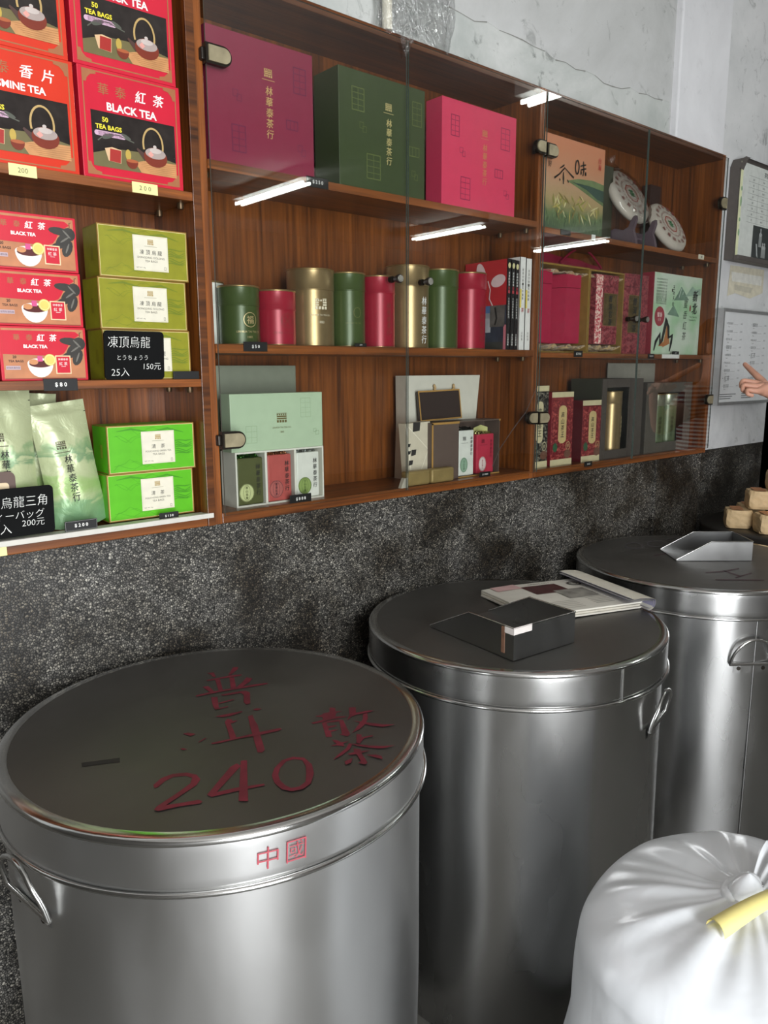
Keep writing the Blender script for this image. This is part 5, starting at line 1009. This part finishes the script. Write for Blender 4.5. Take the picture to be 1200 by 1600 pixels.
# kraft paper packets
KRAFT = P('#cdb084', .65, 0, .1, bmp=.5); KRO = P('#c78b5e', .65, 0, .1)
def packet(label, x, y, z, rz, src=None):
    if src: return dup(src, (x, y, z), label, rz)
    t = thing('paper_packet', label, 'packet', (x, y, z), rz, 'kraft paper tea packets in a pyramid'); rg = random.Random(6)
    bm = bmesh.new(); bmesh.ops.create_cube(bm, size=1); bmesh.ops.subdivide_edges(bm, edges=bm.edges[:], cuts=5, use_grid_fill=True)
    for v in bm.verts:
        c = v.co.copy(); rr = 1-.07*(abs(c.x*2)**6*abs(c.y*2)**6+abs(c.x*2)**6*abs(c.z*2)**6+abs(c.y*2)**6*abs(c.z*2)**6); v.co = Vector((c.x*.098*rr+rg.uniform(-.0013, .0013), c.y*.098*rr+rg.uniform(-.0013, .0013), (c.z+.5)*.07+ .002*math.cos(c.x*9)*math.cos(c.y*8)+rg.uniform(-.001, .001)))
        if c.z < -.49: v.co.z = .0
    b = MB(); b.bm(bm, KRAFT); b.build('wrapper', t)
    b = MB(); f = Face(b, (0, 0, .0735), (1, 0, 0), (0, 1, 0), (0, 0, 1))
    b.add([(-.045, -.012, .0735), (.045, -.012, .0735), (.045, .03, .0735), (-.045, .03, .0735)], [(0, 1, 2, 3)], KRO); b.build('folded_flap', t)
    return t
pz0 = .887
p0 = packet('kraft paper packet at the left end of the bottom row of the pyramid', 2.992, 1.345, pz0, .55)
for lb, x, y, z, r in (('kraft paper packet second in the bottom row, nearest the far bin', 2.97, 1.215, pz0, .75), ('kraft paper packet in the bottom row cut by the photo edge', 3.02, 1.09, pz0, .6), ('kraft paper packet at the left of the second row', 3.05, 1.292, pz0+.0745, .62), ('kraft paper packet in the second row cut by the photo edge', 3.055, 1.165, pz0+.0745, .7), ('kraft paper packet on top of the pyramid at the photo edge', 3.1, 1.24, pz0+.149, .58), ('kraft paper packet hidden in the back of the bottom row', 3.13, 1.36, pz0, .6), ('kraft paper packet hidden at the back of the bottom row middle', 3.14, 1.21, pz0, .65)):
    packet(lb, x, y, z, r, p0)
FILM = clear('cloudy_film', (.98, .985, .985, 1), .1, .1, True)
# clear plastic bag of rolled film lying along the cabinet top
t = thing('plastic_bag', 'crumpled clear plastic bag holding pale rolls on top of the middle cabinet', 'bag', (1.405, 1.52, 2.2885)); rg = random.Random(12)
b = MB(); nu, nv = 34, 26
def bagp(i, j):
    a = 2*PI*i/nu; v = j/(nv-1); wv = 1+.07*math.sin(a*5+v*9)+.05*math.sin(a*11-v*17)
    return (.13*math.cos(a)*wv*(1-.12*(1-v)**4), .0-.012+.028*math.sin(a)*wv, .002+.42*v+.012*math.sin(a*3)*(1-v))
b.grid(nu, nv, bagp, FILM, True, True); b.build('film', t)
b = MB(); b.grid(8, 8, lambda i, j: (-.09+.075*i/7*(1-j/7)+.03*j/7, -.042-.002*math.sin(i*2+j), .012-.068*j/7), FILM, True); b.build('torn_corner', t)
for x, r, c in ((-.088, .012, '#e6e1cf'),):
    b = MB(); b.tube([(x, -.008, .004), (x, -.008, .4)], r, P(c, .3), 16); b.build('roll', t)

# ---------------------------------------------------------------- white plastic sack with a knotted top
def sackmat():
    m, nt, b = nodes_of('white_plastic_film'); co = coords(nt)
    setin(b, {'Base Color': lin('#e6e9ec'), 'Roughness': .3, 'Subsurface Weight': .25, 'Subsurface Radius': (.03, .03, .03), 'Coat Weight': .25, 'Coat Roughness': .15})
    bump(nt, noise(nt, coords(nt, (1, 1, .6)), 11, 3, .5, .4), b, .3, .014); return m
SACK = sackmat()
SX, SY = 1.125, .44
t = thing('plastic_sack', 'bulging white plastic sack with a knotted neck in front of the steel bins', 'sack', (SX, SY, 0))
rg = random.Random(8); b = MB(); nu, nv = 300, 96
FO = [(rg.choice([7, 9, 11, 13, 16, 19, 23, 29]), rg.uniform(0, 6.28), rg.uniform(.5, 1)) for _ in range(9)]
def sack(i, j):
    a = 2*PI*i/nu; s = j/(nv-1)
    fold = sum(w*math.sin(n*a+p) for n, p, w in FO)/3.5; fold2 = sum(w*math.sin(n*a*1+p+1.1*math.sin(s*5+n)) for n, p, w in FO)/3.5
    if s < .6:
        th = s/.6*PI/2; q = s/.6; r = .012+.238*math.sin(th)**1.05; z = .59+.1*max(0, math.cos(th))**.75
        if q < .16: z += .012*(1-q/.16)
        amp = .022*math.sin(min(1, q*1.25)*PI)*(1-q*.55); z += fold2*amp*.75; r += fold2*amp*.25
    else:
        q = (s-.6)/.4; r = .25+.035*math.sin(q*PI/2); z = .59*(1-q)
        r += fold*.004*(1-q)+.007*math.sin(4*a+q*9+.5)*math.sin(q*PI)+.004*math.sin(9*a-q*14)*math.sin(q*PI); r -= .04*max(0, (q-.93)/.07)
    z += (.01*math.sin(2*a+1.)+.007*math.sin(3*a+.4))*math.sin(PI*min(1, s))
    e = 1/((abs(math.cos(a-.3))**3+abs(math.sin(a-.3))**3)**(1/3))
    r *= 1+(e-1)*.5*min(1, s*2.5)
    return (r*math.cos(a), r*math.sin(a), max(.001, z))
b.grid(nu, nv, sack, SACK, True, True); b.build('sack_body', t)
b = MB()
def bulb(i, j):
    a = 2*PI*i/40; v = j/19; rr = .027*math.sin(PI*min(1, v*.9+.1))**.8+.0006*(1+.1*math.sin(5*a+v*7)+.05*math.sin(11*a-v*9)); return (-.012+rr*math.cos(a)+.012*v, .004+rr*math.sin(a)*.9, .675+.055*v)
b.grid(40, 20, bulb, SACK, True, True)
pts = []
for q in range(33): a = 2*PI*q/32; pts.append(((.033+.004*math.sin(2*a))*math.cos(a)-.004, (.031+.003*math.cos(3*a))*math.sin(a), .688+.012*math.sin(a+.6)+.004*math.sin(3*a)))
b.tube(pts, [.0095+.002*math.sin(q*1.1) for q in range(33)], SACK, 12, cap=False)
b.build('knot', t)
def ear(x0, dirv, L, wd, seed):
    rg = random.Random(seed); b = MB(); d = Vector(dirv).normalized(); sd = d.cross(Vector((0, 0, 1))).normalized()
    for off in (0, .004):
        b.grid(16, 14, lambda i, j: Vector(x0)+d*(L*j/13)+sd*((i/15-.5)*wd*(.25+1.1*(j/13)**.8))+Vector((0, 0, off+.018*math.sin(j/13*2.6)+.009*math.sin(i*1.6+seed)*(.4+j/13))), SACK)
    return b.build('film_end', t)
ear((.012, -.004, .682), (.85, -.25, .3), .085, .075, 1); ear((.008, -.014, .682), (.5, -.85, .12), .085, .07, 4)
# yellow paper strip tied through the knot
b = MB(); YP = P('#e4d68a', .55, 0, .04)
def strip(i, j):
    u = j/23; p = Vector((-.112, -.0, .689)).lerp(Vector((.16, -.1, .73)), u); d = Vector((.27, -.1, .03)).normalized(); sd = Vector((.25, .9, .0)).normalized()
    a = -1.25+2.5*i/11; k = (1-u)**1.5; R = .017
    return p+sd*(R*math.sin(a*(.3+.9*k)))+Vector((0, 0, R*math.cos(a*(.3+.9*k))*1.1+.006*math.sin(u*6)))
b.grid(12, 24, strip, YP); b.grid(12, 24, lambda i, j: strip(11-i, j)-Vector((0, 0, .0012)), YP)
o = b.build('paper_strip', loc=(SX, SY, 0)); tag(o, 'curled yellow paper strip lying across the knot of the white sack', 'paper strip')

# ---------------------------------------------------------------- person pointing at the menu
SKIN = P('#d39c84', .5, 0, .05); SHIRT = P('#a9a6a2', .8); TROU = P('#3a3d45', .8); HAIR = P('#1d1917', .6)
def skinned(name, pts, edges, mat, parent=None, sub=2, root=0):
    me = bpy.data.meshes.new(name); me.from_pydata([p[0] for p in pts], edges, []); o = bpy.data.objects.new(name, me); COL.objects.link(o)
    o.modifiers.new('skin', 'SKIN'); sk = me.skin_vertices[0].data
    for i, p in enumerate(pts): r = p[1]; sk[i].radius = (r, r) if not isinstance(r, tuple) else r; sk[i].use_root = (i == root)
    m = o.modifiers.new('sub', 'SUBSURF'); m.levels = sub; m.render_levels = sub
    ev = o.evaluated_get(bpy.context.evaluated_depsgraph_get()); nm = bpy.data.meshes.new_from_object(ev); bpy.data.objects.remove(o); bpy.data.meshes.remove(me)
    nm.materials.clear(); nm.materials.append(mat); nm.polygons.foreach_set('use_smooth', [True]*len(nm.polygons)); nm.name = name
    r = bpy.data.objects.new(name, nm); COL.objects.link(r)
    if parent: r.parent = parent
    return r
t = thing('person', 'person in a striped shirt at the right edge pointing one finger at the framed menu', 'person', (3.8, 1.07, 0))
def rel(p): return (p[0]-3.8, p[1]-1.07, p[2])
J = dict(pel=((3.800, 1.070, .95), .1), sp=((3.800, 1.070, 1.12), .105), ch=((3.800, 1.070, 1.3), .135), nb=((3.800, 1.080, 1.43), .06), nk=((3.800, 1.085, 1.5), .055), hd=((3.800, 1.100, 1.585), .08), ht=((3.800, 1.100, 1.665), .07),
 ls=((3.63, 1.09, 1.36), .06), le=((3.24, 1.13, 1.23), .043), lw=((2.991, 1.235, 1.398), .027), rs=((3.970, 1.050, 1.37), .06), re=((4.030, 1.020, 1.1), .043), rw=((4.020, 1.090, .87), .028),
 lh=((3.710, 1.070, .88), .09), lk=((3.700, 1.090, .5), .06), la=((3.700, 1.060, .1), .042), lt=((3.690, 1.210, .05), .035), rh=((3.890, 1.070, .88), .09), rk=((3.900, 1.080, .5), .06), ra=((3.900, 1.050, .1), .042), rt=((3.920, 1.200, .05), .035),
 pm=((2.962, 1.268, 1.42), .026), iK=((3.0, 1.297, 1.449), .0155), i1=((3.015, 1.331, 1.474), .0128), i2=((3.04, 1.369, 1.498), .0112), i3=((3.056, 1.4, 1.519), .0092),
 mK=((2.957, 1.3, 1.444), .0135), m1=((2.925, 1.34, 1.454), .0105), m2=((2.906, 1.335, 1.431), .0095), m3=((2.929, 1.313, 1.419), .0085), oK=((2.923, 1.284, 1.432), .013), o1=((2.894, 1.322, 1.438), .0103), o2=((2.879, 1.315, 1.417), .0092), o3=((2.902, 1.293, 1.411), .0083),
 pK=((2.903, 1.268, 1.416), .012), p1=((2.873, 1.297, 1.421), .009), p2=((2.862, 1.288, 1.405), .0083), p3=((2.879, 1.271, 1.4), .0075), t0=((3.02, 1.272, 1.412), .0145), t1=((3.012, 1.315, 1.428), .0105), t2=((2.978, 1.328, 1.428), .009),
 qp=((4.020, 1.110, .8), .026), q1=((4.000, 1.150, .75), .0095), q1b=((3.997, 1.160, .71), .0085), q2=((4.012, 1.135, .735), .0095), q2b=((4.010, 1.140, .69), .0085), q3=((4.024, 1.115, .735), .0095), q3b=((4.022, 1.118, .692), .0085), q4=((4.034, 1.095, .742), .009), q4b=((4.032, 1.095, .705), .008), qt=((3.995, 1.140, .81), .011), qtb=((3.985, 1.165, .775), .0095))
E_ = 'pel-sp sp-ch ch-nb nb-nk nk-hd hd-ht ch-ls ls-le le-lw ch-rs rs-re re-rw pel-lh lh-lk lk-la la-lt pel-rh rh-rk rk-ra ra-rt lw-pm pm-iK iK-i1 i1-i2 i2-i3 pm-mK mK-m1 m1-m2 m2-m3 pm-oK oK-o1 o1-o2 o2-o3 pm-pK pK-p1 p1-p2 p2-p3 lw-t0 t0-t1 t1-t2 rw-qp qp-q1 q1-q1b qp-q2 q2-q2b qp-q3 q3-q3b qp-q4 q4-q4b rw-qt qt-qtb'
KS = list(J)
skinned('body', [(rel(J[k][0]), J[k][1]) for k in KS], [tuple(KS.index(x) for x in e.split('-')) for e in E_.split()], SKIN, t)
def stripes():
    m, nt, b = nodes_of('striped_cloth'); w = N(nt, 'ShaderNodeTexWave'); w.bands_direction = 'Z'; w.inputs['Scale'].default_value = 16; nt.links.new(coords(nt), w.inputs['Vector'])
    nt.links.new(ramp(nt, w.outputs['Fac'], [(.45, lin('#cfc8c0')), (.55, lin('#8a3f38'))]), b.inputs['Base Color']); b.inputs['Roughness'].default_value = .85; return m
def garment(name, keys, edges, grow, mat):
    skinned(name, [(rel(J[k][0] if not isinstance(k, tuple) else k[0]), (J[k][1] if not isinstance(k, tuple) else k[1])+grow) for k in keys], edges, mat, t)
def mid(a, b, f): return tuple(Vector(J[a][0]).lerp(Vector(J[b][0]), f))
garment('striped_shirt', [((3.8, 1.07, .84), .16), ((3.8, 1.07, .97), .15), ((3.8, 1.07, 1.12), .13), 'ch', ((3.8, 1.075, 1.4), .085), 'ls', (mid('ls', 'le', .55), .05), 'rs', (mid('rs', 're', .6), .05)], [(0, 1), (1, 2), (2, 3), (3, 4), (3, 5), (5, 6), (3, 7), (7, 8)], .018, stripes())
for k, x in (('lh', 3.71), ('rh', 3.89)):
    skinned('trouser_leg', [(rel((x+(3.8-x)*.45, 1.07, 1.0)), .1), (rel((x+(3.8-x)*.2, 1.07, .85)), .115), (rel((x, 1.09, .5)), .078), (rel((x, 1.065, .09)), .066)], [(0, 1), (1, 2), (2, 3)], TROU, t)
    skinned('shoe', [(rel((x, 1.03, .045)), .045), (rel((x, 1.1, .045)), .046), (rel((x, 1.22, .035)), .034)], [(0, 1), (1, 2)], INK, t)
b = MB(); b.lathe([(.001, 1.748), (.05, 1.738), (.085, 1.7), (.094, 1.65), (.092, 1.6), (.085, 1.565)], HAIR, 24, (0, .015), False, rfun=lambda a, z: 1-.18*(math.sin(a) > .55)*(z < 1.66)); b.build('hair', t)
b = MB()
for sx in (-1, 1):
    b.lathe([(.001, -.01), (.008, -.007), (.011, 0), (.008, .007), (.001, .01)], P('#e4dcd6', .3), 12, (sx*.03, .105), False); b.v = [(x, y, z+(1.615 if z < 1 else 0)) for x, y, z in b.v]
b.build('eyes', t)
b = MB(); b.tube([(0, .1, 1.615), (0, .125, 1.585), (0, .112, 1.575)], [.007, .012, .007], SKIN); b.build('nose', t)
b = MB(); b.tube([(-.022, .102, 1.545), (0, .112, 1.543), (.022, .102, 1.545)], [.003, .006, .003], P('#a8605a', .5)); b.build('mouth', t)
for sx in (-1, 1): b = MB(); b.lathe([(.001, 1.57), (.012, 1.575), (.015, 1.6), (.014, 1.62), (.001, 1.63)], SKIN, 10, (sx*.083, .025), False); b.build('ear', t)
